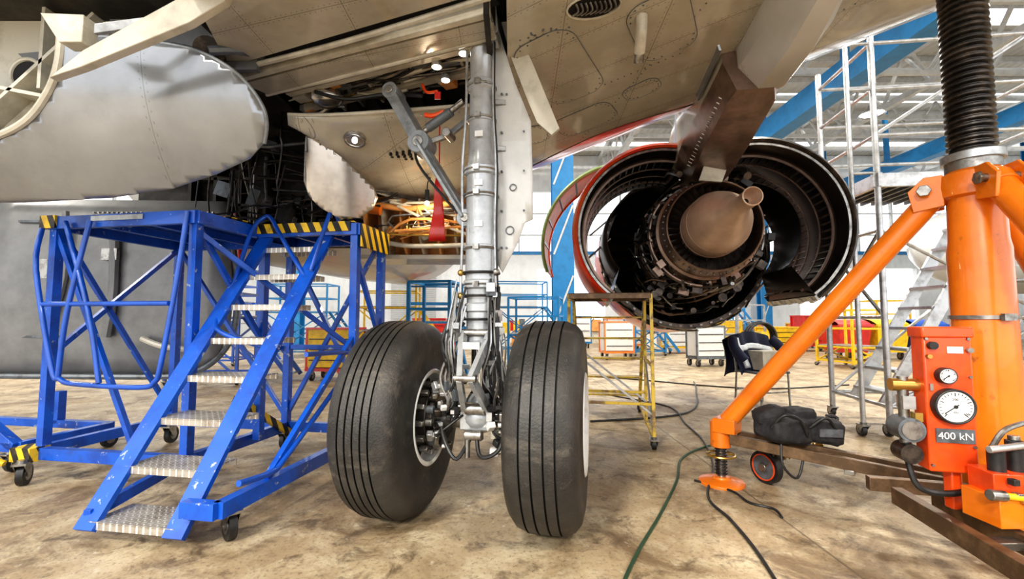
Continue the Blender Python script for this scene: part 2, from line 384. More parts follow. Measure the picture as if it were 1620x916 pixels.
# ============================================================ AIRCRAFT WING
wing=empty('aircraft_wing')
def zl(x,y): return 2.90-.10*(y-2.6)+.13*x
def wl(u,v):
    x=-.03+6.5*u; le=5.30-.66*x; te=1.0-.35*x; y=te+(le-te)*v
    z=zl(x,y)+(.9*max(0,v-.80)**1.6*3.2)
    return V((x,y,z))
def wu(u,v):
    p=wl(u,v); th=.45*(1-.5*u)*(4*v*(1-v))**.5; base=zl(p.x,p.y)
    return V((p.x,p.y,max(p.z,base+th*.9+ (p.z-base)*(v>.9)*.9)))
b=B('wing_skin'); b.grid(wl,36,40,skin_c); b.grid(wu,36,24,skin_f); b.done(parent=wing,ang=60)
b=B('red_reflection_band'); b.grid(lambda u,v:wl(.015+u*.27,(.90-.08*math.sin(pi*min(1,u*1.1)))*(1-v)+v)-V((0,0,.006)),30,8,cowlred); b.done(parent=wing,ang=60)  # red glow reflected under the leading edge, painted on as a coloured band
b=B('wing_details')
def onw(x,y,dz=0): return V((x,y,zl(x,y)+dz))
def patch(pts,th,m): b.poly([onw(x,y,-th) for x,y in pts],(0,0,th+.01),m)
def rr(cx,cy,w,h,rad,ang=0,n=5):
    o=[];
    for sx,sy,a0 in((1,1,0),(-1,1,90),(-1,-1,180),(1,-1,270)):
        for i in range(n+1):
            a=math.radians(a0+90*i/n); px=sx*(w/2-rad)+rad*math.cos(a); py=sy*(h/2-rad)+rad*math.sin(a)
            o.append((cx+px*math.cos(ang)-py*math.sin(ang),cy+px*math.sin(ang)+py*math.cos(ang)))
    return o
for cx,cy,w,h,rad,an in((.34,3.05,.42,.8,.14,-.5),(.95,2.75,.36,.6,.12,-.5),(2.35,2.5,.5,.3,.1,-.6),(.62,3.75,.5,.34,.1,-.55),(.2,3.9,.22,.3,.08,-.5),(1.0,3.4,.28,.2,.08,-.6)):
    P=rr(cx,cy,w,h,rad,an); patch(P,.005,skin_c)
    b.tube([onw(x,y,-.004) for x,y in P],.003,greyd,n=4,k=1,closed=True)
    for x,y in rr(cx,cy,w-.04,h-.04,rad-.02,an,3): b.cyl(onw(x,y,-.008),onw(x,y,0),.006,greyd,n=6)
b.poly([onw(.47+.15*math.cos(i*pi/12),2.50+.085*math.sin(i*pi/12),-.002) for i in range(24)],(0,0,.004),black)
b.tube([onw(.47+.155*math.cos(i*pi/12),2.50+.09*math.sin(i*pi/12),-.004) for i in range(24)],.007,cream,n=6,k=1,closed=True)
for i in range(9):
    x0=.36+.027*i; b.tube([onw(x0,2.46,-.004),onw(x0+.02,2.5,-.02),onw(x0-.01,2.55,-.004)],.006,steel,n=6,k=3)
b.tube([onw(.78,2.62,0),onw(.78,2.64,-.1),onw(.79,2.72,-.16)],.035,cream,n=12); b.cyl(onw(.79,2.72,-.16),onw(.795,2.76,-.2),.03,steel)
for i in range(90):
    x=.1+R.random()*.25; y=2.62+R.random()*.45; b.cyl(onw(x,y,-.003),onw(x,y,.002),.007,greyd,n=8)
for (x0,y0,x1,y1,n) in((.05,2.7,.05,4.6,40),(1.25,2.3,.6,4.2,40),(.1,3.6,1.2,3.0,26),(1.4,2.0,2.6,1.6,24),(2.0,2.9,3.0,2.0,24)):
    for i in range(n):
        t=i/n; x=x0+(x1-x0)*t; y=y0+(y1-y0)*t; b.cyl(onw(x,y,-.004),onw(x,y,0),.005,greyd,n=6)
b.done(parent=wing)
b=B('trailing_edge_panels')
def slab(pts,z,m,th=.05,sl=0): b.poly([(x,y,z+sl*x) for x,y in pts],(0,0,th),m)
slab([(-1.93,3.0),(-.12,2.28),(-.08,1.3),(-1.45,1.5),(-1.75,2.45)],2.9,skin_c)
slab([(-1.95,3.10),(-.12,2.40),(-.12,2.44),(-1.95,3.14)],2.86,cream,.08)
slab([(-1.93,3.17),(-.12,2.47),(-.10,2.62),(-1.84,3.33)],2.87,skin_c)
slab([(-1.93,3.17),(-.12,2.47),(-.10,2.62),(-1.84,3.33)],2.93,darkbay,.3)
b.tube([(-1.95,3.04,2.89),(-1.0,2.68,2.88),(-.12,2.33,2.9)],.018,cream)
b.tube([(-1.86,3.35,2.88),(-1.0,3.0,2.87),(-.1,2.64,2.88)],.016,cream)
b.beam((-1.9,3.1,2.95),(-.1,2.4,2.97),.16,.02,black)
b.done(parent=wing)
b=B('flap_tip')
P=[(-2.42,2.44),(-2.25,2.59),(-1.89,2.80),(-1.72,2.9),(-1.45,3.0),(-1.52,2.86),(-1.7,2.74),(-2.25,2.5)]
b.poly([(x,2.3,z) for x,z in P],(0,.05,0),cream)
b.poly([(-2.47,2.28,2.78),(-2.24,2.28,2.77),(-2.24,2.28,2.62),(-2.36,2.28,2.62)],(0,.09,0),cream)
b.beam((-2.3,2.32,2.7),(-1.9,2.6,2.98),.03,.05,alum)
b.done(parent=wing,bevel=.004)
bay=empty('wheel_bay')
b=B('bay_structure')
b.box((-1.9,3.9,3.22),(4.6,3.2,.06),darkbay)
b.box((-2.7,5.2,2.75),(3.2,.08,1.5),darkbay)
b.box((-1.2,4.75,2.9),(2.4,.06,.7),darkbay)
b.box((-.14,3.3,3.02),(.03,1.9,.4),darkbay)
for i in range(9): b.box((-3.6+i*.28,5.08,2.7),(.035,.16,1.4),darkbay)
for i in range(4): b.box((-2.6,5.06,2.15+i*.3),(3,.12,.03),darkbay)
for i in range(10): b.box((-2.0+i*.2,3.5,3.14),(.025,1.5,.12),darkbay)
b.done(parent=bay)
b=B('bay_pipes')
pm=[steel,dsteel,blk,blk,darkbay,cream,dsteel,greyd]
for i in range(80):
    x=-3.1+R.random()*1.5; z=1.95+R.random()*1.1; y=4.1+R.random()*.9
    a=[]; hor=R.random()<.55
    for k in range(4):
        a.append((x,y,z)); 
        if hor: x+=.12+R.random()*.22; z+=R.uniform(-.07,.07)
        else: z+=.1+R.random()*.22; x+=R.uniform(-.07,.07)
        y+=R.uniform(-.05,.05)
    b.tube([(p[0],p[1],min(p[2],3.18)) for p in a],R.choice([.006,.008,.012,.016]),R.choice(pm+[darkbay,darkbay]),n=6,k=4)
for i in range(50):
    b.box((-3.0+R.random()*1.6,4.1+R.random()*.8,2.0+R.random()*1.0),(R.uniform(.04,.18),.08,R.uniform(.04,.16)),R.choice([darkbay,dsteel,greyd,blk]),rot=(0,R.choice([0,.3]),0))
yl=lambda x:3.33-.408*(x+1.84)
for i in range(120):
    x=-1.8+R.random()*1.5; off=R.uniform(.05,.55); z=2.88+R.random()*.26
    a=[]; dx=R.uniform(.08,.22)
    for k in range(4):
        xx=min(x,-.18); a.append((xx,yl(xx)+off,z)); x+=dx; off=max(.04,off+R.uniform(-.03,.03)); z=max(2.88,z+R.uniform(-.03,.03))
    b.tube(a,R.choice([.005,.007,.011,.016]),R.choice(pm+[steel,alum,dsteel,cream,brass]),n=6,k=4)
for i in range(60):
    x=-1.7+R.random()*1.4; b.box((x,yl(x)+R.uniform(.08,.5),2.90+R.random()*.2),(R.uniform(.03,.14),R.uniform(.03,.1),R.uniform(.03,.1)),R.choice([dsteel,steel,cream,greyd,stayg,tan_o]),rot=(0,0,-.4))
for i in range(8):
    x=-1.6+i*.18; b.box((x,yl(x)+.3,3.02),(.02,.5,.2),cream if i%2 else stayg,rot=(0,0,-.1))
for off,z,m in((.08,2.90,cream),(.22,2.94,stayg),(.38,2.92,cream)):
    b.beam((-1.7,yl(-1.7)+off,z),(-.2,yl(-.2)+off,z),.05,.05,m)
for x,y,z in((-.31,2.80,2.90),(-.5,2.92,2.88),(-.46,3.05,2.86)):
    b.cyl((x,y,z),(x,y,z-.03),.036,alum,n=16); b.cyl((x,y,z-.03),(x,y,z-.034),.028,lampm,n=16)
b.tube([(-1.45,3.25,2.85),(-1.2,3.22,2.78),(-.9,3.15,2.78),(-.62,3.05,2.72)],.014,blk,n=8)
b.sph((-1.4,3.35,2.86),(.12,.1,.08),silver); 
b.tube([(-.62,3.05,2.80),(-.58,3.0,2.72),(-.50,2.97,2.71)],.010,redor,n=8); b.box((-.50,2.97,2.68),(.04,.01,.05),red)
b.done(parent=bay)
# belly fairing
fz=empty('belly_fairing')
top=[(-1.62,3.2,2.66),(-1.4,3.22,2.665),(-1.1,3.2,2.67),(-.7,3.2,2.7),(-.3,3.24,2.75),(-.04,3.3,2.8)]
bot=[(-1.62,3.22,2.64),(-1.40,3.5,2.49),(-1.28,4.2,2.38),(-.80,4.65,2.38),(-.38,4.7,2.42),(-.04,4.6,2.62)]
def lerpP(L,t):
    t=t*(len(L)-1); i=min(int(t),len(L)-2); f=t-i; return V(L[i]).lerp(V(L[i+1]),f)
b=B('fairing_skin'); b.grid(lambda u,v:lerpP(top,u).lerp(lerpP(bot,u),v)-V((0,0,.06*math.sin(pi*v))),20,10,skin_c); b.done(parent=fz,solid=.02,ang=60)
b=B('fairing_parts')
b.tube([V(p)+V((0,0,-.005)) for p in top],.014,cream)
b.tube([V(p)+V((0,0,-.005)) for p in bot],.014,cream)
c=V((-1.2,3.40,2.565)); dn=V((0,-.35,-.94)).normalized()
b.cyl(c-dn*.02,c+dn*.02,.082,silver,n=32); b.cyl(c+dn*.02,c+dn*.024,.068,chrome,n=32); b.ring(c+dn*.022,dn,.074,.010,steel); b.sph(c+dn*.03,.020,lampm)
for i in range(36): 
    t=i/35; p=lerpP(top,t*.95+.02)+V((0,.05,-.022)); b.cyl(p,p+V((0,0,-.008)),.006,steel,n=8)
for i in range(24): 
    t=i/23; p=lerpP(bot,t*.7+.15)+V((.0,-.06,-.02)); b.cyl(p,p+V((0,0,-.008)),.006,greyd,n=8)
for i in range(3):
    for j in range(4):
        b.cyl((-.98+j*.05,3.6+i*.05,2.56),(-.98+j*.05,3.6+i*.05,2.50),.012,black,n=10)
b.done(parent=fz)
b=B('metal_shroud'); b.sheet([(-1.56,2.58),(-1.48,2.56),(-1.3,2.42),(-1.14,2.26),(-1.12,2.19),(-1.15,2.10),(-1.24,2.0),(-1.36,1.97),(-1.5,2.05),(-1.57,2.13),(-1.6,2.24)],lambda x,z:3.45+.5*(x+1.6)-.25*(z-2.0)+1.2*(x+1.4)**2,silver,9); b.done(parent=fz,solid=.012,ang=60)
b=B('keel_ribs')
b.grid(lambda u,v:V((-1.45+1.3*u,4.55+.25*math.sin(v*pi/2)-.1*u,2.42-.62*v)),10,8,tan_o)
for i in range(8):
    x=-1.4+i*.17
    b.poly([(x,4.6,2.4),(x,4.25,2.32),(x,4.22,2.15),(x,4.3,1.95),(x,4.5,1.83),(x,4.72,1.8)],(.02,0,0),cream if i%2 else tan_o)
b.tube([(-1.45,4.2,2.0),(-1.1,4.22,1.88),(-.7,4.2,1.86),(-.25,4.2,1.88)],.022,cream,n=10)
b.tube([(-1.5,4.15,2.3),(-1.0,4.15,2.2),(-.5,4.1,2.25)],.028,tan_o,n=10)
b.tube([(-1.4,4.1,2.2),(-1.2,4.1,2.17)],.045,orange_w,n=12)
for i in range(7): b.sph((-1.3+i*.16,4.25,1.98+.02*(i%3)),(.045,.03,.06),[cream,tan_o,brass][i%3])
for i in range(14): b.tube([(-1.35+R.random()*.9,4.2,R.uniform(1.9,2.3)),(-1.2+R.random()*.9,4.12,R.uniform(1.95,2.3)),(-1.1+R.random()*.9,4.2,R.uniform(1.9,2.3))],R.choice([.006,.01,.014]),R.choice([tan_o,cream,brass,steel]),n=6,k=3)
b.box((-.85,4.75,1.80),(1.4,.5,.04),cream)
b.done(parent=fz)
il=empty('added_keel_lamp',(-.75,3.96,2.22)); b=B('added_lamp_body'); b.cyl((0,0,0),(0,0,.10),.02,blk,n=12); b.sph((0,0,-.02),.020,lampm); b.tube([(0,0,.1),(.0,.05,.2),(.05,.1,.28)],.005,blk); b.done(parent=il)  # warm lamp added to brighten the keel ribs
L=bpy.data.lights.new('bulb','POINT'); L.energy=6; L.color=(1,.80,.55); L.shadow_soft_size=.04; o=bpy.data.objects.new('bulb',L); o.location=(0,.0,-.06); o.parent=il; bpy.context.scene.collection.objects.link(o)  # light of the added keel lamp
b=B('warning_streamer'); b.sheet([(-.55,2.28),(-.51,2.28),(-.50,2.0),(-.475,1.74),(-.60,1.74),(-.57,2.0)],lambda x,z:3.25+.02*math.sin(z*20),red); b.tube([(-.53,3.25,2.6),(-.53,3.25,2.28)],.004,red,k=1); b.done(parent=fz,solid=.003)
b=B('aft_fairing_skin')
O=[(-3.6,1.94),(-3.2,1.95),(-2.66,1.99),(-2.26,2.05),(-1.95,2.14),(-1.72,2.23),(-1.61,2.32),(-1.575,2.42),(-1.58,2.52),(-1.65,2.64),(-1.76,2.74),(-1.95,2.83),(-2.2,2.86),(-2.5,2.87),(-2.68,2.85),(-2.70,2.70),(-2.78,2.54),(-2.95,2.38),(-3.2,2.28),(-3.6,2.22)]
gy=lambda x,z:2.62+.45*(2.9-z)**2+.12*(x+2.6)
b.sheet(O,gy,skin_g,12); b.done(parent=fz,solid=.02,ang=80)
b=B('aft_fairing_edges')
arc=[(-2.68,2.88),(-2.70,2.70),(-2.78,2.54),(-2.95,2.38),(-3.2,2.28),(-3.6,2.22)]
b.tube([(x,gy(x,z)-.01,z) for x,z in arc],.022,cream)
b.tube([(x-.05,gy(x,z)+.10,z+.05) for x,z in arc],.030,cream)
b.tube([(x+.06,gy(x,z)+.12,z+.04) for x,z in arc],.012,green)
tp=[(-1.61,2.32),(-1.575,2.42),(-1.58,2.52),(-1.65,2.64),(-1.76,2.74),(-1.95,2.83),(-2.2,2.865),(-2.5,2.875),(-2.68,2.86)]
b.tube([(x,gy(x,z),z) for x,z in tp],.013,stayg)
b.sheet([(-3.7,2.2),(-3.2,2.27),(-2.9,2.38),(-2.72,2.6),(-2.66,2.9),(-2.6,3.3),(-3.7,3.4)],lambda x,z:2.95,cream,2)
b.beam((-3.5,2.88,2.35),(-2.7,2.88,3.15),.14,.022,cream,up=(0,0,1)); b.beam((-3.6,2.88,2.72),(-2.78,2.88,2.56),.14,.022,cream,up=(0,0,1)); b.box((-3.02,2.88,2.95),(.022,.14,.6),cream)
b.poly([(-3.3,2.93,2.95),(-2.75,2.93,3.0),(-2.72,2.93,2.75),(-3.0,2.93,2.7)],(0,.01,0),doorg)
b.cyl((-3.22,2.92,2.80),(-3.22,2.94,2.80),.10,black,n=28); b.ring((-3.22,2.92,2.80),(0,1,0),.105,.014,cream)
b.cyl((-2.85,2.9,2.98),(-2.85,2.94,2.98),.06,black)
for i in range(18): b.cyl((-3.4+i*.045,2.945,2.42+.012*i),(-3.4+i*.045,2.93,2.42+.012*i),.007,greyd,n=6)
b.box((-2.66,2.93,2.09),(.12,.004,.04),HZ,rot=(.6,0,0))
b.tube([(-1.9,2.75,2.86),(-1.75,2.85,2.92),(-1.68,3.0,2.95)],.03,greyd)
b.cyl((-1.95,2.82,2.90),(-2.0,2.95,2.97),.09,dsteel)
b.box((-2.2,2.95,3.02),(1.0,.04,.36),doorg); b.tube([(-2.6,2.90,2.92),(-2.3,2.88,2.98),(-2.0,2.90,2.93)],.02,steel)
b.done(parent=fz)
b=B('aircraft_fuselage')
prof=[(2.9,1.2),(3.0,1.7),(3.4,1.93),(4.5,1.97),(7,1.97),(9,1.9),(10.2,1.5),(10.9,.9),(11.2,.3),(11.25,0)]
b.lathe([(t-2.9,r) for t,r in prof],skin_f,n=64); b.cyl((0,0,0),(0,.02,0),1.2,darkbay,n=48)
b.done(loc=(-3.75,5.45,3.95),rot=(0,0,A10),ang=60)
gd=empty('main_gear_door',(-4.3,4.72,0))
b=B('door_skin')
b.sheet([(-1.2,.62),(.7,.6),(1.0,.66),(1.2,.8),(1.32,1.05),(1.36,1.5),(1.3,2.1),(1.2,2.45),(-1.2,2.45)],lambda x,z:.12*(z-1.5)**2+.05*x,doorg); b.done(parent=gd,solid=.05,ang=60)
b=B('door_parts')
b.tube([(1.32,.07,2.1),(1.385,.1,1.5),(1.35,.12,1.05),(1.22,.12,.8),(1.0,.12,.64),(.7,.1,.58),(-1.2,0,.6)],.03,greyd)
b.tube([(1.36,.06,2.3),(1.42,.06,1.9),(1.42,.08,1.5)],.022,red)
b.tube([(-.35,-.04,2.3),(-.3,-.06,1.6),(-.45,-.06,.95),(-.35,-.06,.75)],.03,doorg); b.tube([(.15,-.02,2.2),(.2,-.05,1.5),(.15,-.05,1.0)],.045,doorg)
b.tube([(.5,-.02,.98),(.75,-.05,.9),(1.05,0,.86)],.03,cream); b.box((.15,-.05,1.85),(.16,.04,.12),steel); b.box((-.55,-.03,1.7),(.12,.05,.2),steel)
for z in(1.0,1.45,1.9,2.2): b.box((-.6,-.02,z),(.5,.02,.025),greyd)
for i in range(26):
    b.cyl((-.1+i*.05,.03,2.3),(-.1+i*.05,.0,2.3),.008,steel,n=8)
b.done(parent=gd)
# ============================================================ MAIN LANDING GEAR
GX,GY=-.19,2.78
gear=empty('main_landing_gear',(GX,GY,0),(0,0,math.radians(-12)))
def wheel(name,cx,sgn):
    b=B(name); Rt=.585; W=.196
    side=[(.0,.285),(.02,.33),(.012,.40),(.004,.47),(.018,.525),(.05,.562),(.085,.574)]
    S=[(-W+a,r) for a,r in side]
    gro=[-.085,-.043,0,.043,.085] if sgn<0 else [-.085,-.03,.03,.085]
    T=[]
    for g in gro: T+=[(g-.005,Rt-.25*g*g),(g-.004,Rt-.014),(g+.004,Rt-.014),(g+.005,Rt-.25*g*g)]
    prof=S+T+[(-a,r) for a,r in S[::-1]]
    mats=[rub]*(len(prof)-1)
    for i in range(len(gro)):
        for k in range(3): mats[len(S)+i*4+k]=rub_g
    b.lathe(prof,rub,(cx,0,.585),(1,0,0),96,mats=mats)
    rp=[(-W+.0,.288),(-W-.006,.28),(-W+.0,.262),(-W+.03,.255),(-W+.06,.235),(-W+.075,.19),(-W+.06,.14),(-W+.06,.0)]
    b.lathe(rp,wht,(cx,0,.585),(1,0,0),56); b.lathe([(-a,r) for a,r in rp],wht,(cx,0,.585),(1,0,0),56)
    for sg in(-1,1):
        for i in range(10):
            g=2*pi*i/10; p=V((cx+sg*(W-.064),math.cos(g)*.21,.585+math.sin(g)*.21)); b.cyl(p,p+V((sg*.012,0,0)),.022,black,n=14)
            g+=.3; p=V((cx+sg*(W-.074),math.cos(g)*.165,.585+math.sin(g)*.165)); b.cyl(p,p+V((sg*.03,0,0)),.012,steel,n=6)
    b.cyl((cx-W+.02,0,.585),(cx+W-.02,0,.585),.075,steel,n=28)
    b.done(parent=gear,ang=50)
wheel('wheel_1',-.50,-1); wheel('wheel_2',.43,1)
b=B('axle_and_brakes')
b.cyl((-.5,0,.585),(.45,0,.585),.06,steel,n=28)
for sg in(-1,1):
    x=-.315 if sg<0 else .245
    b.cyl((x-sg*.035,0,.585),(x+sg*.10,0,.585),.185,dsteel,n=40)
    b.cyl((x-sg*.06,0,.585),(x-sg*.03,0,.585),.15,dsteel,n=32)
    for i in range(14):
        g=2*pi*i/14; b.cyl((x-sg*.075,math.cos(g)*.16,.585+math.sin(g)*.16),(x-sg*.0,math.cos(g)*.16,.585+math.sin(g)*.16),.023,[greyd,steel,dsteel][i%3],n=14)
        b.box((x-sg*.01,math.cos(g)*.205,.585+math.sin(g)*.205),(.05,.03,.03),steel,rot=(g,0,0))
    for i in range(6):
        g=-pi/2-.9+i*.36; b.tube([(x-sg*.08,math.cos(g)*.15,.585+math.sin(g)*.15),(x-sg*.13,math.cos(g)*.12-.04,.6+math.sin(g)*.1),(sg*.08,-.09,.62+.05*i)],.008,blk,n=6)
    for i in range(22):
        b.box((x-sg*R.uniform(.06,.15),-R.uniform(.05,.17),R.uniform(.42,.80)),(R.uniform(.02,.05),R.uniform(.02,.05),R.uniform(.02,.06)),R.choice([steel,dsteel,blk,alum,cream,wht]),rot=(R.random(),0,R.random()))
b.sph((0,0,.60),(.12,.11,.10),grey); b.box((0,-.02,.6),(.2,.14,.13),grey)
b.cyl((-.05,-.14,.52),(.05,-.14,.52),.03,steel); b.cyl((-.06,-.1,.66),(.06,-.1,.66),.035,steel)
b.cyl((-.0,-.04,.47),(0,-.04,.53),.03,steel)
b.done(parent=gear,bevel=.004)
b=B('shock_strut')
S=[(.58,.075),(.70,.085),(.74,.062),(.745,.056),(1.06,.056)]
b.lathe([(z,r) for z,r in S[:3]],grey,ax=(0,0,1),n=40)
b.cyl((0,0,.72),(0,0,1.1),.056,chrome,n=40)
S=[(1.02,.058),(1.02,.092),(1.05,.1),(1.09,.1),(1.10,.088),(1.22,.088),(1.23,.1),(1.27,.1),(1.28,.086),(1.36,.090),(1.37,.107),(1.41,.107),(1.42,.096),(1.60,.096),(1.605,.103),(1.625,.103),(1.63,.095),(1.92,.095),(1.925,.104),(1.95,.104),(1.955,.094),(2.06,.092),(2.07,.108),(2.11,.108),(2.12,.09),(2.16,.082),(2.40,.078),(2.405,.087),(2.43,.087),(2.435,.078),(2.60,.076),(2.61,.088),(2.66,.088),(2.67,.075),(2.88,.074),(2.90,.09),(3.02,.09),(3.1,.07)]
b.lathe(S,grey,ax=(0,0,1),n=48)
for z in(1.39,1.61,1.94,2.09,2.42,2.63): 
    b.ring((0,0,z),(0,0,1),.107 if z<2.2 else .09,.006,steel); b.box((.0,-.112 if z<2.2 else -.095,z),(.035,.03,.03),steel)
b.cyl((-.05,-.02,3.0),(.02,-.1,3.02),.055,purple,n=24); b.cyl((-.11,0,2.93),(.11,0,2.93),.045,grey)
for z in(1.75,2.0,2.3): b.box((.01,-.098,z),(.05,.006,.035),wht)
b.beam((-.02,-.25,3.08),(.02,.35,3.08),.16,.14,grey)
for x0,r,mm in((.098,.008,alum),(.108,.006,blk),(-.105,.009,alum)):
    b.tube([(x0,-.05,1.0),(x0*1.1,-.05,1.3),(x0,-.05,1.7),(x0*1.05,-.045,2.1),(x0*.85,-.04,2.5),(x0*.85,-.03,3.0)],r,mm,n=8)
for sg in(-1,1):
    b.beam((sg*.09,-.10,1.10),(sg*.035,-.30,.86),.03,.05,grey); b.beam((sg*.035,-.30,.86),(sg*.07,-.1,.66),.03,.05,grey)
b.cyl((-.11,-.1,1.1),(.11,-.1,1.1),.022,steel); b.cyl((-.06,-.30,.86),(.06,-.30,.86),.022,steel); b.box((0,-.16,1.03),(.1,.08,.04),grey)
b.cyl((-.1,-.1,.67),(.1,-.1,.67),.022,steel)
for i in range(34):
    sg=R.choice([-1,1]); x=sg*R.uniform(.05,.14); 
    b.tube([(x,-.08,1.25+R.uniform(-.1,.2)),(x+sg*R.uniform(0,.07),-.13-R.random()*.06,1.05),(x+sg*R.uniform(-.02,.08),-.15,.85),(x+sg*.04,-.12,.68+R.random()*.08),(sg*.19,-.06,.62)],R.choice([.005,.007,.010]),R.choice([blk,blk,alum,steel]),n=6,k=4)
for i in range(36):
    sg=R.choice([-1,1]); b.box((sg*R.uniform(.06,.16),-.06-R.random()*.1,R.uniform(.62,1.4)),(R.uniform(.02,.05),R.uniform(.02,.06),R.uniform(.02,.07)),R.choice([steel,alum,blk,grey,greyd]),rot=(0,0,R.random()))
for z in(1.18,1.32,1.46): 
    b.ring((0,0,z),(0,0,1),.112,.008,blk); b.sph((.11,-.06,z),.022,steel); b.sph((-.11,-.06,z),.02,brass)
b.tube([(.02,-.14,.50),(.06,-.2,.42),(.16,-.2,.46),(.2,-.15,.6)],.012,blk); b.tube([(-.02,-.14,.50),(-.08,-.2,.40),(-.15,-.18,.47),(-.2,-.12,.55)],.012,blk)
b.cyl((-.03,-.16,.40),(-.03,-.16,.5),.016,steel)
b.done(parent=gear,ang=40)
b=B('side_stay')
P0=V((-.09,.02,1.80));P1=V((-.44,.10,2.34));P2=V((-.66,.12,2.72))
b.beam(P0,P1,.05,.09,stayg,up=(0,1,.2))
for o in(-.03,.03):
    d=V((0,o,0)); b.beam(P0+d,P1+d,.022,.14,stayg,up=(0,1,0.2)); 
b.beam(P1,P2,.075,.14,stayg,up=(0,1,.2))
for p,r in((P0,.055),(P1,.075),(P2,.055)): b.cyl(p-V((0,.075,0)),p+V((0,.075,0)),r,stayg,n=24); b.cyl(p-V((0,.085,0)),p-V((0,.075,0)),r*.5,steel,n=12)
Q=V((-.1,.1,2.5))
b.beam(P1,V((-.26,.12,2.40)),.03,.035,steel); b.beam(V((-.26,.12,2.40)),Q,.03,.035,stayg); b.cyl((-.26,.06,2.40),(-.26,.18,2.40),.03,steel)
b.cyl(P1+V((.04,-.05,.07)),V((-.12,.0,2.56)),.02,steel); b.cyl(P1+V((.06,-.05,.09)),V((-.2,.0,2.5)),.03,greyd)
b.tube([(-.40,.05,2.52),(-.33,.03,2.50),(-.26,.03,2.52)],.016,redor)
b.tube([P2,(-.5,.1,2.4),(-.45,.06,2.2),(-.2,-.02,1.9),(-.1,-.05,1.8)],.009,blk)
b.done(parent=gear,bevel=.004)
b=B('leg_door')
O=[(.045,3.0),(.09,3.05),(.20,2.68),(.30,2.42),(.31,2.05),(.31,1.80),(.26,1.78),(.22,1.66),(.12,1.47),(.09,1.52),(.085,1.7),(.07,1.8)]
b.sheet(O,lambda x,z:.06+.25*x*x,doorw); b.done(parent=gear,solid=.018,ang=60)
b=B('leg_door_fittings')
for z in(1.62,1.85,2.1,2.35,2.6): b.cyl((.12,.045,z),(.12,.03,z),.008,greyd,n=8); b.cyl((.26 if z>1.8 and z<2.4 else .15,.05,z),(.26 if z>1.8 and z<2.4 else .15,.04,z),.007,greyd,n=8)
b.ring((.19,.05,2.0),(0,1,0),.02,.003,greyd); b.ring((.17,.05,1.73),(0,1,0),.025,.003,greyd)
b.poly([(.10,.1,3.12),(.18,.1,3.12),(.30,.12,2.84),(.47,.16,2.40),(.42,.16,2.36),(.33,.14,2.44),(.28,.12,2.56),(.17,.1,2.86)],(0,.03,0),cream)
for sg in(.1,.2): b.beam((.0,.02,1.95+sg*3),(.14,.06,1.95+sg*3),.03,.03,steel)
b.poly([(.07,-.05,3.16),(.10,-.05,3.16),(.12,-.06,2.96),(.075,-.05,2.92),(.05,-.05,2.98)],(0,.004,0),wht)
b.done(parent=gear,bevel=.003)
# ============================================================ ENGINE
EN=(1.90,4.28,2.05)
eng=empty('jet_engine',EN,(0,0,A10))
b=B('exhaust_plug')
b.lathe([(.1,.28),(0,.288),(-.12,.290),(-.25,.28),(-.40,.24),(-.55,.178),(-.70,.115),(-.82,.078),(-.90,.066),(-1.12,.066),(-1.125,.070),(-1.13,.062),(-1.0,.054),(-.95,.0)],plugm,n=64)
b.cyl((0,-.96,0),(0,-.97,0),.053,black); b.ring((0,-.25,0),(0,1,0),.280,.003,bronze); b.ring((0,-.02,0),(0,1,0),.290,.005,bronze)
b.done(parent=eng,ang=50)
b=B('core_nozzle')
b.lathe([(.3,.41),(0,.42),(-.1,.415),(-.105,.422),(-.1,.43),(0,.445),(.15,.465),(.16,.49),(.2,.49),(.21,.47),(.45,.49),(.46,.51),(.5,.51),(.51,.48)],bronze,n=80)
b.cyl((0,.28,0),(0,.3,0),.42,dsteel,n=60)
for i in range(36):
    g=2*pi*i/36; c,s_=math.cos(g),math.sin(g)
    b.add([V((c*.28,-.02,s_*.28)),V((c*.42,-.02,s_*.42)),V((math.cos(g+.09)*.42,.12,math.sin(g+.09)*.42)),V((math.cos(g+.09)*.28,.12,math.sin(g+.09)*.28))],[(0,1,2,3)],bronze)
for i in range(48):
    g=2*pi*i/48; p=V((math.cos(g)*.452,-.02,math.sin(g)*.452)); b.box(p,(.012,.024,.012),dsteel,rot=(0,-g,0))
for i in range(40):
    g=2*pi*i/40; p=V((math.cos(g)*.515,.48,math.sin(g)*.515)); b.cyl(p-V((0,.04,0)),p+V((0,.04,0)),.010,dsteel,n=6)
b.done(parent=eng,ang=40)
b=B('core_and_pipes')
b.lathe([(.5,.44),(.8,.40),(1.1,.42),(1.3,.5),(1.45,.52)],dsteel,n=56)
for y,r in((.6,.45),(.72,.44),(.9,.42),(1.05,.44)): b.ring((0,y,0),(0,1,0),r,.014,steel,n=48)
for i in range(110):
    g=R.random()*2*pi; r=R.uniform(.46,.60); y=R.uniform(.15,.5); pts=[]; dg=R.uniform(-.5,.5)
    for k in range(5): pts.append((math.cos(g)*r,y,math.sin(g)*r)); g+=dg*R.random(); y+=.24; r+=R.uniform(-.02,.05)
    b.tube(pts,R.choice([.007,.010,.014,.02]),R.choice([steel,dsteel,bronze,blk,dsteel]),n=6,k=3)
for i in range(16):
    g0=R.random()*6; rr_=R.uniform(.5,.62); y=R.uniform(.3,1.3); b.tube([(math.cos(g0+k*.25)*rr_,y,math.sin(g0+k*.25)*rr_) for k in range(R.randint(4,12))],R.choice([.01,.016,.022]),R.choice([steel,dsteel,bronze]),n=7,k=2)
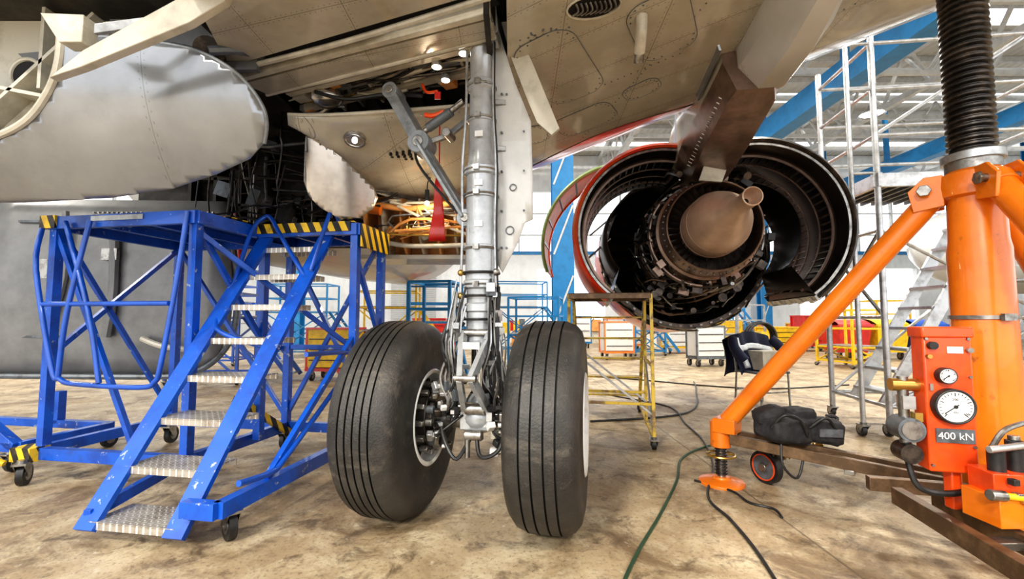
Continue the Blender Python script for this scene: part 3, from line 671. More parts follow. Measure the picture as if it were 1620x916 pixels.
for i in range(46):
    g=R.random()*2*pi; r=R.uniform(.5,.62); b.box((math.cos(g)*r,R.uniform(.2,1.3),math.sin(g)*r),(R.uniform(.04,.12),R.uniform(.06,.16),R.uniform(.03,.09)),R.choice([dsteel,dsteel,blk,bronze]),rot=(0,-g+pi/2,0))
for i in range(14):
    g=-pi/2+R.uniform(-.9,.9); r=R.uniform(.62,.78); b.cyl((math.cos(g)*r,R.uniform(.8,1.0),math.sin(g)*r),(math.cos(g)*r,R.uniform(1.1,1.35),math.sin(g)*r),R.uniform(.02,.05),R.choice([dsteel,dsteel,blk]),n=14)
for i in range(26):
    g=-pi/2+R.uniform(-1.1,1.1); r=R.uniform(.62,.84); pts=[]; y=R.uniform(.9,1.2)
    for k in range(5): pts.append((math.cos(g)*r,y,math.sin(g)*r)); g+=.12; r+=R.uniform(-.04,.04); y+=R.uniform(-.04,.06)
    b.tube(pts,R.choice([.008,.012,.016]),R.choice([dsteel,bronze,blk,steel]),n=6,k=3)
b.done(parent=eng,ang=40)
b=B('fan_frame')
b.lathe([(1.40,.90),(1.36,.93),(1.36,.98),(1.42,1.0),(2.2,.98),(2.2,.90)],dsteel,n=80,closed=True)
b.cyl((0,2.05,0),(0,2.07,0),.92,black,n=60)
b.lathe([(1.45,.5),(1.5,.56),(2.0,.56)],dsteel,n=60)
for i in range(60):
    g=2*pi*i/60;h=g+.10
    b.add([V((math.cos(g)*.54,1.45,math.sin(g)*.54)),V((math.cos(g)*.91,1.45,math.sin(g)*.91)),V((math.cos(h)*.91,1.75,math.sin(h)*.91)),V((math.cos(h)*.54,1.75,math.sin(h)*.54))],[(0,1,2,3)],bronze if i%2 else dsteel)
for i in range(50):
    g=2*pi*i/50; b.box((math.cos(g)*.955,1.35,math.sin(g)*.955),(.02,.02,.03),steel,rot=(0,-g,0))
for i in range(22):
    g=pi+R.uniform(-.4,3); b.tube([(math.cos(g+k*.15)*(.98+.05*R.random()),1.3+R.random()*.5,math.sin(g+k*.15)*(.98+.05*R.random())) for k in range(6)],.012,R.choice([steel,dsteel]),n=6,k=3)
b.done(parent=eng,ang=40)
b=B('inlet_cowl')
b.lathe([(2.2,1.0),(2.5,1.06),(2.9,1.08),(3.2,1.03),(3.32,.95),(3.28,.88),(3.1,.86),(2.2,.90)],cowlred,n=72,closed=True); b.done(parent=eng,ang=60)
# B.lathe about +Y uses -X as its zero angle, so the left (-X) half spans -90..90 deg
def cduct(name,sg):
    b=B(name); hx,hz=sg*.18,.80
    arc=(pi/2-.12,-pi/2+.1) if sg<0 else (pi/2+.12,3*pi/2-.1)
    a2=(pi/2-.35,-pi/2+.3) if sg<0 else (pi/2+.35,3*pi/2-.3)
    n=40; inn=brownduct; Q=.87
    def L(pr): return [(y,r*Q) for y,r in pr]
    b.lathe(L([(.12,.955),(.10,.98),(.14,1.02),(1.36,1.06)]),cowlred if sg<0 else dsteel,n=n,arc=arc,ref=(0,0,1))
    b.lathe(L([(.12,.955),(.3,.90),(.7,.87),(1.36,.90)]),inn,n=n,arc=arc)
    b.lathe(L([(1.36,.90),(1.36,1.06)]),dsteel,n=n,arc=arc)
    b.lathe(L([(.45,.60),(.8,.64),(1.3,.66)]),inn,n=n,arc=a2); b.lathe(L([(.45,.60),(.47,.62),(.8,.66),(1.3,.68)]),bronze,n=n,arc=a2)
    for y in(.14,.35,.6,.85,1.1,1.3):
        rr0=.95 if y<.2 else .895
        b.lathe(L([(y-.008,rr0),(y-.008,rr0-.025),(y+.008,rr0-.025),(y+.008,rr0)]),steel if y in(.14,1.3) else bronze,n=n,arc=arc)
    Ax=V((-1,0,0))
    def pt(r,y,gg): return Ax*(math.cos(gg)*r*Q)+V((0,y,math.sin(gg)*r*Q))
    for i in range(30):
        g=arc[0]+(arc[1]-arc[0])*(i+.5)/30; b.beam(pt(.885,.35,g),pt(.885,1.32,g),.012,.02,dsteel)
    for e in(0,1):
        g=arc[e]; g2=a2[e]
        b.add([pt(.62,.4,g2),pt(.96,.14,g),pt(1.0,1.36,g),pt(.66,1.3,g2)],[(0,1,2,3)],inn)
        b.beam(pt(.98,.12,g),pt(1.0,1.36,g),.05,.05,steel)
        for k in range(5): b.box(pt(1.0,.25+k*.25,g),(.06,.08,.06),cream if e else steel)
    ang=math.radians(31)*sg
    hinge=Matrix.Translation((hx,0,hz))@Matrix.Rotation(-ang,4,'Y')@Matrix.Translation((-hx,0,-hz))
    bmesh.ops.transform(b.bm,matrix=hinge,verts=b.bm.verts)
    b.done(parent=eng,ang=45)
cduct('thrust_reverser_half_1',-1); cduct('thrust_reverser_half_2',1)
b=B('fan_cowl')
def fn(u,v,sg=-1):
    g=pi/2-.1-u*(pi-.5); r=1.05; p=V((sg*math.cos(g)*r,1.4+v*.75,math.sin(g)*r))
    h=V((sg*.25,0,.85)); q=p-h; a=math.radians(-48)*sg; return h+Matrix.Rotation(a,3,'Y')@q
b.grid(fn,40,6,cowlor); 
b.tube([fn(i/30,0) for i in range(31)],.018,green,n=6,k=1); b.tube([fn(i/30,1) for i in range(31)],.02,cowlred,n=6,k=1)
for i in range(9): b.beam(fn(i/9+.07,0),fn(i/9+.07,1),.02,.03,dsteel)
b.done(parent=eng,solid=.015,ang=60)
b=B('support_rods')
for sg in(-1,): b.cyl((sg*.5,1.42,.75),(sg*1.15,1.6,.25),.012,steel,n=8); b.cyl((sg*.9,1.0,.1),(sg*1.25,1.05,-.2),.012,steel,n=8)
b.done(parent=eng)
b=B('engine_pylon')
st=[(-1.25,.72,.93,.12,.21,1.35),(-1.15,.67,.90,.16,.22,1.3),(-.5,.58,.84,.18,.25,1.25),(0,.50,.76,.17,.28,1.2),(.3,.48,.72,.15,.26,1.15),(.8,.5,.72,.15,.25,1.1),(1.6,.7,.85,.14,.22,1.1),(2.2,.95,1.0,.1,.16,1.2)]
rings=[]
for y,z0,z1,w0,w1,z2 in st:
    rings.append([V((-w0,y,z0)),V((w0,y,z0)),V((w1,y,z1)),V((w1*1.05,y,z2)),V((-w1*1.05,y,z2)),V((-w1,y,z1))])
for a,c in zip(rings,rings[1:]):
    b.add(a+c,[(0,1,7,6),(1,2,8,7),(5,0,6,11)],bronze); b.add(a+c,[(2,3,9,8),(4,5,11,10),(3,4,10,9)],skin_c)
b.add(rings[0],[tuple(range(6))],bronze)
gr=[]
for y,z0,w,z1 in((-2.6,.98,.05,1.4),(-2.2,.82,.10,1.4),(-1.7,.72,.14,1.4),(-1.25,.72,.16,1.4),(-.6,.92,.13,1.35)):
    gr.append([V((.10-w*.5,y,z0)),V((.10+w*.5,y,z0)),V((.10+w*1.3,y,z0+.16)),V((.10+w*1.5,y,z1)),V((.10-w*1.5,y,z1)),V((.10-w*1.3,y,z0+.16))])
for a,c in zip(gr,gr[1:]): b.add(a+c,[(0,1,7,6),(1,2,8,7),(5,0,6,11),(2,3,9,8),(4,5,11,10),(3,4,10,9)],skin_f)
b.add(gr[0],[tuple(range(6))],skin_f)
b.poly([(-.24,-1.35,.96),(-.36,-1.45,1.25),(-.32,-.8,1.2),(-.255,-.75,.90)],(-.015,0,0),skin_g)
b.poly([(-.10,-.2,.54),(-.16,-.25,.39),(.05,-.2,.38),(.12,-.1,.52)],(0,.03,0),cream)
for i in range(18): 
    for sx in(-1,1): b.cyl((sx*(.17+.0015*i),-1.1+i*.06,.73-.009*i),(sx*(.20+.0015*i),-1.1+i*.06,.75-.009*i),.006,steel,n=6)
b.tube([(-.3,-.1,.5),(-.33,.2,.62),(-.3,.6,.7)],.03,dsteel); b.tube([(.3,-.1,.45),(.36,.2,.6),(.3,.6,.7)],.035,dsteel)
b.done(parent=eng,ang=30)
# ============================================================ BLUE STEPS
st_=empty('mobile_access_stairs',(-1.99,2.47,0),(0,0,A10)); st_.scale=(1,1,1.03)
b=B('frame')
F=blue_worn
for sg in(-1,1):
    b.beam((sg*.275,-.03,.06),(sg*.275,1.30,1.86),.03,.12,F,up=(1,0,0)); 
for x,y in((-1.6,.68),(-.38,.68),(-1.6,1.72),(-.38,1.72),(.52,1.27),(.52,1.72),(-.3,1.27)): b.beam((x,y,.2),(x,y,1.85),.06,.06,F)
def plat(x0,x1,y0,y1):
    b.box(((x0+x1)/2,(y0+y1)/2,1.885),(x1-x0,y1-y0,.02),blue)
    for p,q in(((x0,y0),(x1,y0)),((x1,y0),(x1,y1)),((x1,y1),(x0,y1)),((x0,y1),(x0,y0))): b.beam((*p,1.845),(*q,1.845),.04,.09,F)
    n=3
    for i in range(1,n): b.beam((x0+(x1-x0)*i/n,y0,1.84),(x0+(x1-x0)*i/n,y1,1.84),.04,.06,F)
plat(-1.63,-.35,.65,1.75); plat(-.35,.55,1.24,1.75)
z=.2
for p,q in(((-1.72,.66),(-.3,.66)),((-1.66,.6),(-1.66,1.78)),((.50,-.0),(.50,1.78)),((-1.66,1.74),(.5,1.74)),((-.38,.66),(-.38,1.78)),((.3,.0),(.5,.0))):
    b.beam((*p,z),(*q,z),.06,.08,F)
b.beam((-.3,-.0,.12),(-.38,.66,.2),.04,.06,F)
for p,q in(((-1.6,.68,1.8),(-.8,.68,.24)),((-.38,.68,1.8),(-.3,1.25,1.0)),((-1.6,.7,.9),(-1.6,1.7,1.8)),((-1.6,.7,1.8),(-1.6,1.7,.3)),((-1.6,1.73,1.8),(-.4,1.73,.3)),((-.38,1.73,1.75),(.46,1.73,.3)),((.46,1.73,1.75),(-.38,1.73,.3)),((.52,1.3,1.6),(.52,1.7,1.0)),((.50,.35,.24),(.52,1.25,1.0)),((-.38,.7,1.75),(.25,1.72,.9))):
    b.beam(p,q,.035,.035,F)
for z in(.9,): b.beam((-.38,1.72,z),(.46,1.72,z),.04,.04,F); b.beam((.52,1.27,z),(.52,1.72,z),.04,.04,F)
T=lambda pts,k=5: b.tube(pts,.017,blue,n=10,k=k)
T([(-1.66,.62,1.8),(-1.60,.56,1.5),(-1.36,.53,.82),(-1.28,.53,.74),(-1.15,.53,.71),(-.62,.53,.70),(-.5,.53,.74),(-.46,.53,.85),(-.42,.58,1.4),(-.40,.62,1.88)])
T([(-1.53,.55,1.25),(-.44,.55,1.25)],1); T([(-1.2,.6,1.84),(-1.27,.54,1.2),(-1.3,.53,.75)]); T([(-1.42,.6,1.84),(-1.1,.55,1.2),(-.95,.53,.72)])
T([(-.31,.88,1.22),(-.31,.94,1.35),(-.31,1.12,1.82),(-.27,1.2,1.95),(-.2,1.2,1.95),(-.05,1.12,1.8),(.22,1.02,1.5),(.28,1.0,1.45)])
T([(-.31,.88,1.22),(-.2,.7,1.08),(.1,.7,.98),(.3,.75,.95)])
T([(.53,.1,.30),(.53,.35,.28),(.53,.5,.34),(.53,1.2,.78),(.53,1.22,.86),(.53,1.15,.9),(.53,.65,.92)])
T([(.31,1.0,1.50),(.36,1.15,1.95),(.36,1.22,1.98),(.4,1.3,1.8)])
b.done(parent=st_,bevel=.004)
b=B('treads')
for i in range(8):
    y=-.02+.172*i; z=.10+.229*i
    b.box((0,y+.12,z),(.53,.24,.006),DP); b.box((0,y+.003,z-.018),(.53,.006,.036),DP); b.box((0,y+.237,z-.018),(.53,.006,.036),DP)
b.done(parent=st_)
b=B('hazard_trim')
b.box((-1.61,.645,1.85),(.14,.062,.092),HZ); b.box((.07,1.215,1.865),(.86,.012,.075),HZ); b.box((.10,1.25,1.9),(.86,.08,.006),HZ)
b.box((.577,1.5,1.80),(.012,.5,.18),HZ); b.box((-1.66,.64,.2),(.18,.13,.095),HZ); b.box((-.36,1.2,1.9),(.1,.6,.004),HZ)
b.beam((-.33,1.75,.12),(-.33,1.05,.55),.05,.05,HZ); b.box((-1.0,.625,1.86),(.45,.006,.035),alum)
b.done(parent=st_)
b=B('casters')
for x,y,a in((-1.6,.56,.6),(.48,.12,1.0),(-1.6,1.7,.2),(.50,1.7,.3),(-.38,1.7,0)): caster(b,x,y,.18,.075,None,a)
b.tube([(-1.7,.52,.16),(-1.78,.48,.2),(-1.8,.45,.2)],.02,yellow)
b.tube([(.3,1.4,.75),(.34,1.42,.62),(.30,1.4,.5),(.35,1.38,.42)],.006,redor,n=6); b.box((.34,1.38,.45),(.03,.01,.1),redor)
b.done(parent=st_)
b=B('maintenance_stand')
for p,q in(((-.9,0,.2),(1.0,0,.2)),((-.9,0,.2),(-.9,.7,.2)),((-.9,.7,.2),(1,.7,.2)),((1,0,.2),(1,.7,.2)),((.4,0,.2),(.4,0,.6)),((-.2,0,.2),(.4,0,.55)),((.4,0,.55),(1,0,.2)),((.4,.7,.2),(.4,.7,.5))): b.beam(p,q,.07,.07,blue_worn)
for x in(-.8,.95):
    for y in(0,.7): caster(b,x,y,.17,.07)
b.done(loc=(-4.80,3.75,0),rot=(0,0,A10),bevel=.004)
# ============================================================ ORANGE TRIPOD JACK
JX,JY=2.50,2.42
jk=empty('tripod_jack',(JX,JY,0))
b=B('column')
b.lathe([(.10,.0),(.10,.13),(.13,.135),(1.55,.128),(1.60,.12),(1.83,.115),(1.84,.145),(1.90,.15),(1.96,.145),(1.97,.12),(2.0,.10)],orange,ax=(0,0,1),n=56)
b.cyl((0,0,1.98),(0,0,2.05),.115,steel,n=40)
b.lathe([(1.18,.130),(1.18,.138),(1.20,.138),(1.20,.130)],steel,ax=(0,0,1),n=50); b.box((-.02,-.145,1.19),(.06,.02,.035),steel)
pr=[];z=2.03
while z<3.18: pr+=[(z,.088),(z+.010,.104),(z+.020,.104),(z+.030,.088)]; z+=.034
b.lathe(pr,dsteel,ax=(0,0,1),n=48)
b.cyl((0,0,3.18),(0,0,3.22),.06,steel); b.cyl((0,0,2.03),(0,0,2.07),.13,alum,n=40)
b.done(parent=jk,ang=40)
b=B('legs')
feet=[]
for k,(ang_,Rr) in enumerate(((136,1.37),(256,1.37),(16,1.37))):
    a=math.radians(ang_); d=V((math.cos(a),math.sin(a),0)); s_=V((-d.y,d.x,0)); f=d*Rr; feet.append(f)
    t=d*.17+V((0,0,1.86)); e=f*.96+V((0,0,.45))
    b.cyl(t,e,.062,orange,n=28)
    b.cyl(t-(e-t).normalized()*.05,t+(e-t).normalized()*.02,.072,orange,n=24)
    for q in(-.055,.055): b.poly([d*.12+s_*q+V((0,0,1.80)),d*.25+s_*q+V((0,0,1.78)),d*.27+s_*q+V((0,0,1.9)),d*.2+s_*q+V((0,0,1.97)),d*.12+s_*q+V((0,0,1.97))],s_*.018*(1 if q>0 else -1),orange)
    b.cyl(d*.2+s_*.1+V((0,0,1.89)),d*.2-s_*.1+V((0,0,1.89)),.022,steel,n=12)
    b.cyl(d*.2+s_*.1+V((0,0,1.89)),d*.2+s_*.115+V((0,0,1.89)),.034,steel,n=6); b.cyl(d*.2-s_*.1+V((0,0,1.89)),d*.2-s_*.115+V((0,0,1.89)),.034,steel,n=6)
    b.box(f*.965+V((0,0,.42)),(.15,.15,.10),orange_w,rot=(0,0,a)); 
    b.cyl(f+V((0,0,.26)),f+V((0,0,.44)),.07,orange_w,n=24)
    b.cyl(f+V((0,0,.03)),f+V((0,0,.36)),.028,steel,n=16)
    zz=.07
    while zz<.25: b.ring(f+V((0,0,zz)),(0,0,1),.036,.008,dsteel,n=20,k=6); zz+=.022
    b.ring(f+V((0,0,.20)),(0,0,1),.095,.009,brass,n=28); b.beam(f+V((-.095,0,.20)),f+V((.095,0,.20)),.012,.012,brass)
    b.lathe([(0,.155),(.016,.155),(.024,.13),(.035,.06),(.05,.055),(.05,.0)],orange_w,o=f,ax=(0,0,1),n=36)
    for q in(-.075,.075):
        b.beam(d*.16+s_*q+V((0,0,.30)),f*.93+s_*q+V((0,0,.34)),.04,.07,rust)
    b.beam(d*.6+s_*.1+V((0,0,.27)),d*.6-s_*.1+V((0,0,.27)),.05,.03,steel)
b.beam((-.55,-.05,.29),(-.78,-1.15,.29),.05,.08,rust); b.beam((-.40,-.10,.29),(-.55,-1.15,.29),.04,.08,rust); b.beam((-.58,.1,.30),(.1,-.1,.30),.05,.07,rust)
b.beam((-.66,-.55,.29),(-.44,-.55,.29),.06,.03,steel)
b.done(parent=jk,bevel=.003)
b=B('transport_wheel')
c=V((-.66,.95,0))
b.cyl((c.x-.025,c.y-.01,.115),(c.x+.025,c.y+.01,.115),.115,blk,n=36); b.cyl((c.x-.03,c.y-.012,.115),(c.x+.03,c.y+.012,.115),.085,greyd,n=32); b.ring((c.x-.03,c.y-.012,.115),(1,.4,0),.088,.005,redor); b.cyl((c.x-.045,c.y-.018,.115),(c.x+.045,c.y+.018,.115),.03,steel)
for q in(-.045,.045): b.poly([(c.x+q,c.y-.03,.09),(c.x+q,c.y+.03,.09),(c.x+q+.1,c.y+.06,.30),(c.x+q+.1,c.y-.1,.30)],(.008,0,0),rust)
b.cyl((c.x+.1,c.y-.05,.22),(c.x+.32,c.y-.15,.30),.03,brass,n=14)
for i in range(9): b.ring((c.x+.1+i*.022,c.y-.05-i*.01,.22+i*.008),(.9,-.4,.3),.036,.007,brass,n=16,k=5)
b.box((c.x+.1,c.y-.02,.30),(.22,.18,.03),rust)
b.done(parent=jk,bevel=.002)
b=B('hydraulic_panel')
CX,CY=-.50,-.28
b.box((CX,CY,.80),(.185,.10,.62),redor,rot=(0,0,-.25)); b.box((CX+.11,CY+.02,.76),(.05,.08,.54),orange,rot=(0,0,-.25))
b.box((CX,CY,1.12),(.20,.12,.05),redor,rot=(0,0,-.25)); b.box((CX+.04,CY+.02,.41),(.05,.05,.2),redor)
b.done(parent=jk,bevel=.008)
pn=empty('gauges',(CX,CY+.01,-.01),(0,0,-.25)); pn.parent=jk
b=B('gauge_parts')
def gauge(x,z,r):
    b.cyl((x,-.06,z),(x,-.095,z),r,blk,n=36); b.cyl((x,-.095,z),(x,-.0965,z),r*.86,glass,n=36); b.ring((x,-.096,z),(0,1,0),r*.93,r*.07,blk)
    for i in range(21):
        g=math.radians(225-270*i/20); L=.12 if i%5 else .2
        p=V((x+math.cos(g)*r*.8,-.098,z+math.sin(g)*r*.8)); q=V((x+math.cos(g)*r*(.8-L),-.098,z+math.sin(g)*r*(.8-L))); b.beam(p,q,.002 if i%5 else .003,.002,blk,up=(0,1,0))
    b.beam((x+r*.15,-.099,z+r*.12),(x-r*.55,-.099,z-r*.4),.003,.003,blk,up=(0,1,0)); b.cyl((x,-.097,z),(x,-.101,z),r*.1,blk,n=12)
gauge(-.0,.80,.078); gauge(-.02,.935,.036)
b.box((.01,-.064,.665),(.145,.006,.062),greyd)
b.cyl((-.06,-.06,1.07),(-.06,-.085,1.07),.018,blk); b.cyl((-.075,-.06,1.02),(-.075,-.08,1.02),.010,brass)
b.box((.03,-.062,1.05),(.06,.004,.03),wht); b.box((-.07,-.064,.88),(.012,.01,.03),steel); b.cyl((.08,-.06,1.05),(.08,-.08,1.05),.012,steel)
for x,z in((-.08,1.10),(.08,1.10),(-.08,.53),(.08,.53),(.08,.93),(.08,.62)): b.cyl((x,-.055,z),(x,-.07,z),.007,steel,n=6)
b.cyl((-.09,-.0,.88),(-.20,-.0,.88),.03,brass,n=14); b.cyl((-.15,-.0,.60),(-.15,-.0,.92),.022,steel,n=14); b.cyl((-.15,.05,.68),(-.15,-.06,.68),.055,greyd,n=28); b.cyl((-.15,-.06,.68),(-.15,-.065,.68),.042,steel,n=24)
b.cyl((-.15,.04,.57),(-.15,-.05,.57),.045,dsteel,n=24); b.tube([(-.15,0,.56),(-.12,-.02,.42),(0,-.03,.40),(.15,-.02,.45)],.014,blk); b.box((-.14,0,.80),(.05,.06,.06),alum)
b.box((-.12,-.04,.74),(.03,.04,.04),brass)
b.done(parent=pn,ang=40)
text('load_rating_label','400 kN',.044,wht,pn,(.01,-.0685,.664),(pi/2,0,0),.0005)
for v,(tx,tz) in zip(('0','200','400'),((-.038,.768),(0,.832),(.038,.768))): text('gauge_numeral',v,.015,blk,pn,(tx,-.0975,tz),(pi/2,0,0),.0003)
text('unit_marking','kN',.014,blk,pn,(0,-.0975,.775),(pi/2,0,0),.0003)
b=B('hand_pump')
ox,oy=-.33,-.48
b.box((ox,oy,.45),(.26,.14,.09),redor,rot=(0,0,-.2)); b.box((ox-.02,oy,.35),(.28,.16,.12),orange)
for dx,hh in((-.08,.10),(.0,.14),(.08,.12)):
    b.cyl((ox+dx,oy,.48),(ox+dx,oy,.48+hh),.030,blk,n=20); b.cyl((ox+dx,oy,.48+hh),(ox+dx,oy,.50+hh),.02,steel,n=12)
b.cyl((ox-.18,oy-.07,.60),(ox+.13,oy-.02,.615),.014,alum,n=12); b.cyl((ox-.14,oy-.08,.42),(ox-.02,oy-.09,.41),.014,yellow,n=12); b.cyl((ox-.2,oy-.08,.425),(ox-.14,oy-.08,.42),.022,steel,n=14)
b.cyl((ox+.02,oy-.09,.41),(ox+.12,oy-.09,.405),.013,brass,n=12); b.tube([(ox-.1,oy,.58),(ox-.05,oy-.02,.67),(ox+.12,oy,.69),(ox+.2,oy,.58)],.011,steel)
for i in range(8): b.box((ox+R.uniform(-.12,.12),oy-.08,.39+R.random()*.10),(.025,.03,.025),R.choice([steel,brass,blk,alum]))
b.done(parent=jk,loc=(-.05,.02,.05),bevel=.003)
b=B('tool_bag')
def blob(c,r,sd,rot=(0,0,0)):
    q=random.Random(sd); n=28;k=18;E=Euler(rot).to_matrix();vs=[];fs=[]
    ph=[q.random()*6 for _ in range(6)]
    for i in range(k+1):
        t=pi*i/k
        for j in range(n):
            g=2*pi*j/n; d=V((math.sin(t)*math.cos(g),math.sin(t)*math.sin(g),math.cos(t)))
            e=.45; d2=V([math.copysign(abs(x)**e,x) for x in d]); f=1+.05*math.sin(5*d.x+ph[0])+.05*math.sin(7*d.y+ph[1]+3*d.z)
            f+=.03*math.sin(13*d.x+ph[2]+5*d.z)
            vs.append(V(c)+E@V((d2.x*r[0]*f,d2.y*r[1]*f,d2.z*r[2]*f)))
    for i in range(k):
        for j in range(n): fs.append((i*n+j,(i+1)*n+j,(i+1)*n+(j+1)%n,i*n+(j+1)%n))
    b.add(vs,fs,blkc)
blob((0,0,.07),(.17,.12,.08),1,(0,.1,.2)); blob((.20,-.02,.075),(.15,.10,.08),2,(0,.15,-.2)); blob((-.08,.03,.16),(.10,.07,.05),3,(0,-.2,0)); blob((.1,.0,.16),(.10,.07,.05),4)
b.tube([(-.15,-.08,.1),(-.1,-.14,.19),(.0,-.15,.16),(.06,-.13,.06)],.010,blk); b.tube([(.1,-.1,.1),(.18,-.15,.17),(.28,-.12,.06)],.010,blk); b.tube([(-.1,-.1,.0),(-.12,-.14,-.12),(-.02,-.13,-.2),(.05,-.11,-.05)],.008,blk)
b.box((.22,-.13,.07),(.14,.015,.05),greyd,rot=(.1,0,-.2)); b.tube([(.33,-.02,.08),(.36,-.02,.14),(.3,.0,.15)],.012,blk)
b.done(loc=(1.80,3.06,.385),rot=(0,0,.1),ang=60)
# ============================================================ CABLES
def cable(name,pts,r,m):
    b=B(name); b.tube([(x,y,r) for x,y in pts],r,m,n=8,k=10); b.done()
cable('electric_cable',[(.9,8.0),(1.6,7.0),(2.1,6.2),(1.95,5.2),(1.85,4.5),(1.62,3.75),(1.30,3.1),(1.28,2.75),(1.24,2.4),(1.16,2.0),(1.1,1.6)],.009,blk)
cable('air_hose',[(2.3,4.6),(1.75,4.25),(1.42,3.9),(1.2,3.4),(.88,2.8),(.62,2.35),(.43,1.95),(.3,1.5)],.009,hose_g)
cable('electric_cable',[(1.33,3.4),(1.5,3.2),(1.52,3.0),(1.62,2.9),(1.60,2.78)],.008,blk)
cable('electric_cable',[(-1.5,9.5),(0,9.8),(2,9.2),(4,7.8),(6,8.2)],.012,blk)
cable('electric_cable',[(.9,5.3),(2.2,5.8),(3.0,7.5),(3.4,8.6)],.012,blk)
# ============================================================ YELLOW STEP STAND
b=B('yellow_step_stand')
yw=mat('yellow_paint_worn',(.60,.42,.05),.45,0,(.20,.13,.06),9,(.48,.60))
for x in(-.42,.34):
    b.beam((x,-.25,.05),(x,-.2,1.42),.03,.03,yw); b.beam((x,.55,.05),(x,.5,1.42),.03,.03,yw); b.beam((x,-.25,.1),(x,1.5,.1),.03,.03,yw); b.beam((x,.5,1.4),(x,1.5,.1),.035,.05,yw)
    b.beam((x,-.2,1.40),(x,.5,1.40),.035,.05,rust); b.beam((x,-.2,.75),(x,.5,.75),.025,.025,yw); b.beam((x,-.2,.1),(x,.5,.75),.02,.02,alum)
for y in(-.2,.5): b.beam((-.42,y,1.40),(.34,y,1.40),.035,.05,rust); b.beam((-.42,y,.4),(.34,y,.4),.025,.025,yw); b.beam((-.42,y,.9),(.34,y,.3),.02,.02,alum)
b.box((-.04,.15,1.42),(.76,.7,.02),rust)
for i in range(5): b.box((-.04,.65+i*.17,1.2-i*.24),(.74,.16,.02),yw)
for x in(-.42,.34): caster(b,x,-.25,.12,.05); caster(b,x,1.45,.12,.05)
b.done(loc=(1.00,4.5,0),rot=(0,0,-.2),bevel=.003)
# ============================================================ CHAIR WITH JACKET
ch=empty('workshop_chair',(3.45,6.35,0),(0,0,.3))
b=B('chair_frame')
for x in(-.24,.24):
    b.tube([(x,-.22,0),(x,-.2,.45),(x,.2,.45),(x,.24,0)],.014,steel,k=1); b.tube([(x,.2,.45),(x,.26,.92)],.014,steel,k=1)
b.box((0,0,.46),(.5,.46,.03),greyd); b.box((0,.25,.78),(.5,.03,.26),greyd); b.beam((-.24,-.2,.2),(.24,-.2,.2),.02,.02,steel); b.beam((-.24,.22,.2),(.24,.22,.2),.02,.02,steel)
b.box((-.0,-.05,.62),(.3,.25,.26),cream)
b.done(parent=ch,bevel=.004)
b=B('jacket')
def jf(u,v):
    x=-.36+.72*u
    if v<.5: z=.45+ .55*(v*2)
    else: z=1.0-.50*((v-.5)*2)
    y=(.30+.03*math.sin(u*16)) if v<.5 else (.18-.16*(v-.5)*2+.03*math.sin(u*19))
    return V((x+.04*math.sin(v*8),y,z-.08*(abs(u-.5)*2)**2))
b.grid(jf,30,24,navy); b.grid(lambda u,v:jf(u,.66+.07*v)+V((0,-.012,.0)),30,3,refl); b.grid(lambda u,v:jf(.12+.08*v,.55+.4*u)+V((0,-.015,0)),12,2,refl)
b.tube([(.34,.15,.9),(.42,.05,.75),(.40,.0,.55)],.06,navy,n=12); b.tube([(-.34,.15,.9),(-.40,.05,.78),(-.33,-.05,.62)],.06,navy,n=12)
b.done(parent=ch,solid=.012,ang=60)
# ============================================================ ACCESS TOWER right
b=B('aluminium_access_tower')
W=1.5;Dp=1.0
for x in(0,W):
    for y in(0,Dp): b.cyl((x,y,.12),(x,y,4.3),.03,alum,n=12); caster(b,x,y,.14,.06)
for z in(.3,1.2,2.1,3.1,3.6,4.1):
    for x in(0,W): b.cyl((x,0,z),(x,Dp,z),.02,alum,n=10)
    if z>2.5 or z<.5:
        for y in(0,Dp): b.cyl((0,y,z),(W,y,z),.02,alum,n=10)
b.box((W/2,Dp/2,2.64),(W,Dp,.03),alum); b.box((W/2,0,2.62),(W+.1,.04,.14),alum); b.box((0,Dp/2,2.62),(.04,Dp+.1,.14),alum)
for i in range(12): b.box((.06+i*.125,Dp/2,2.61),(.03,Dp,.05),greyd)
for p,q in(((0,0,.3),(W,0,1.2)),((W,0,1.2),(0,0,2.1)),((0,Dp,.3),(W,Dp,1.6)),((0,0,1.2),(0,Dp,2.1)),((0,0,2.1),(0,Dp,1.2)),((0,0,3.1),(W,0,4.1))): b.cyl(p,q,.018,alum,n=8)
for y in(.25,.75): b.beam((0.1,y,.25),(1.45,y,2.6),.03,.12,alum)
for i in range(10): b.box((.2+i*.13,.5,.40+i*.226),(.2,.5,.03),alum)
b.cyl((-.25,.0,.12),(-.25,0,4.3),.024,alum,n=12); b.cyl((-.25,0,3.6),(0,0,3.6),.016,alum); b.cyl((-.25,0,4.1),(0,0,4.1),.016,alum); b.cyl((-.25,0,2.7),(0,0,2.7),.016,alum)
caster(b,-.25,0,.14,.06)
b.done(loc=(3.80,4.65,0),rot=(0,0,-.12))
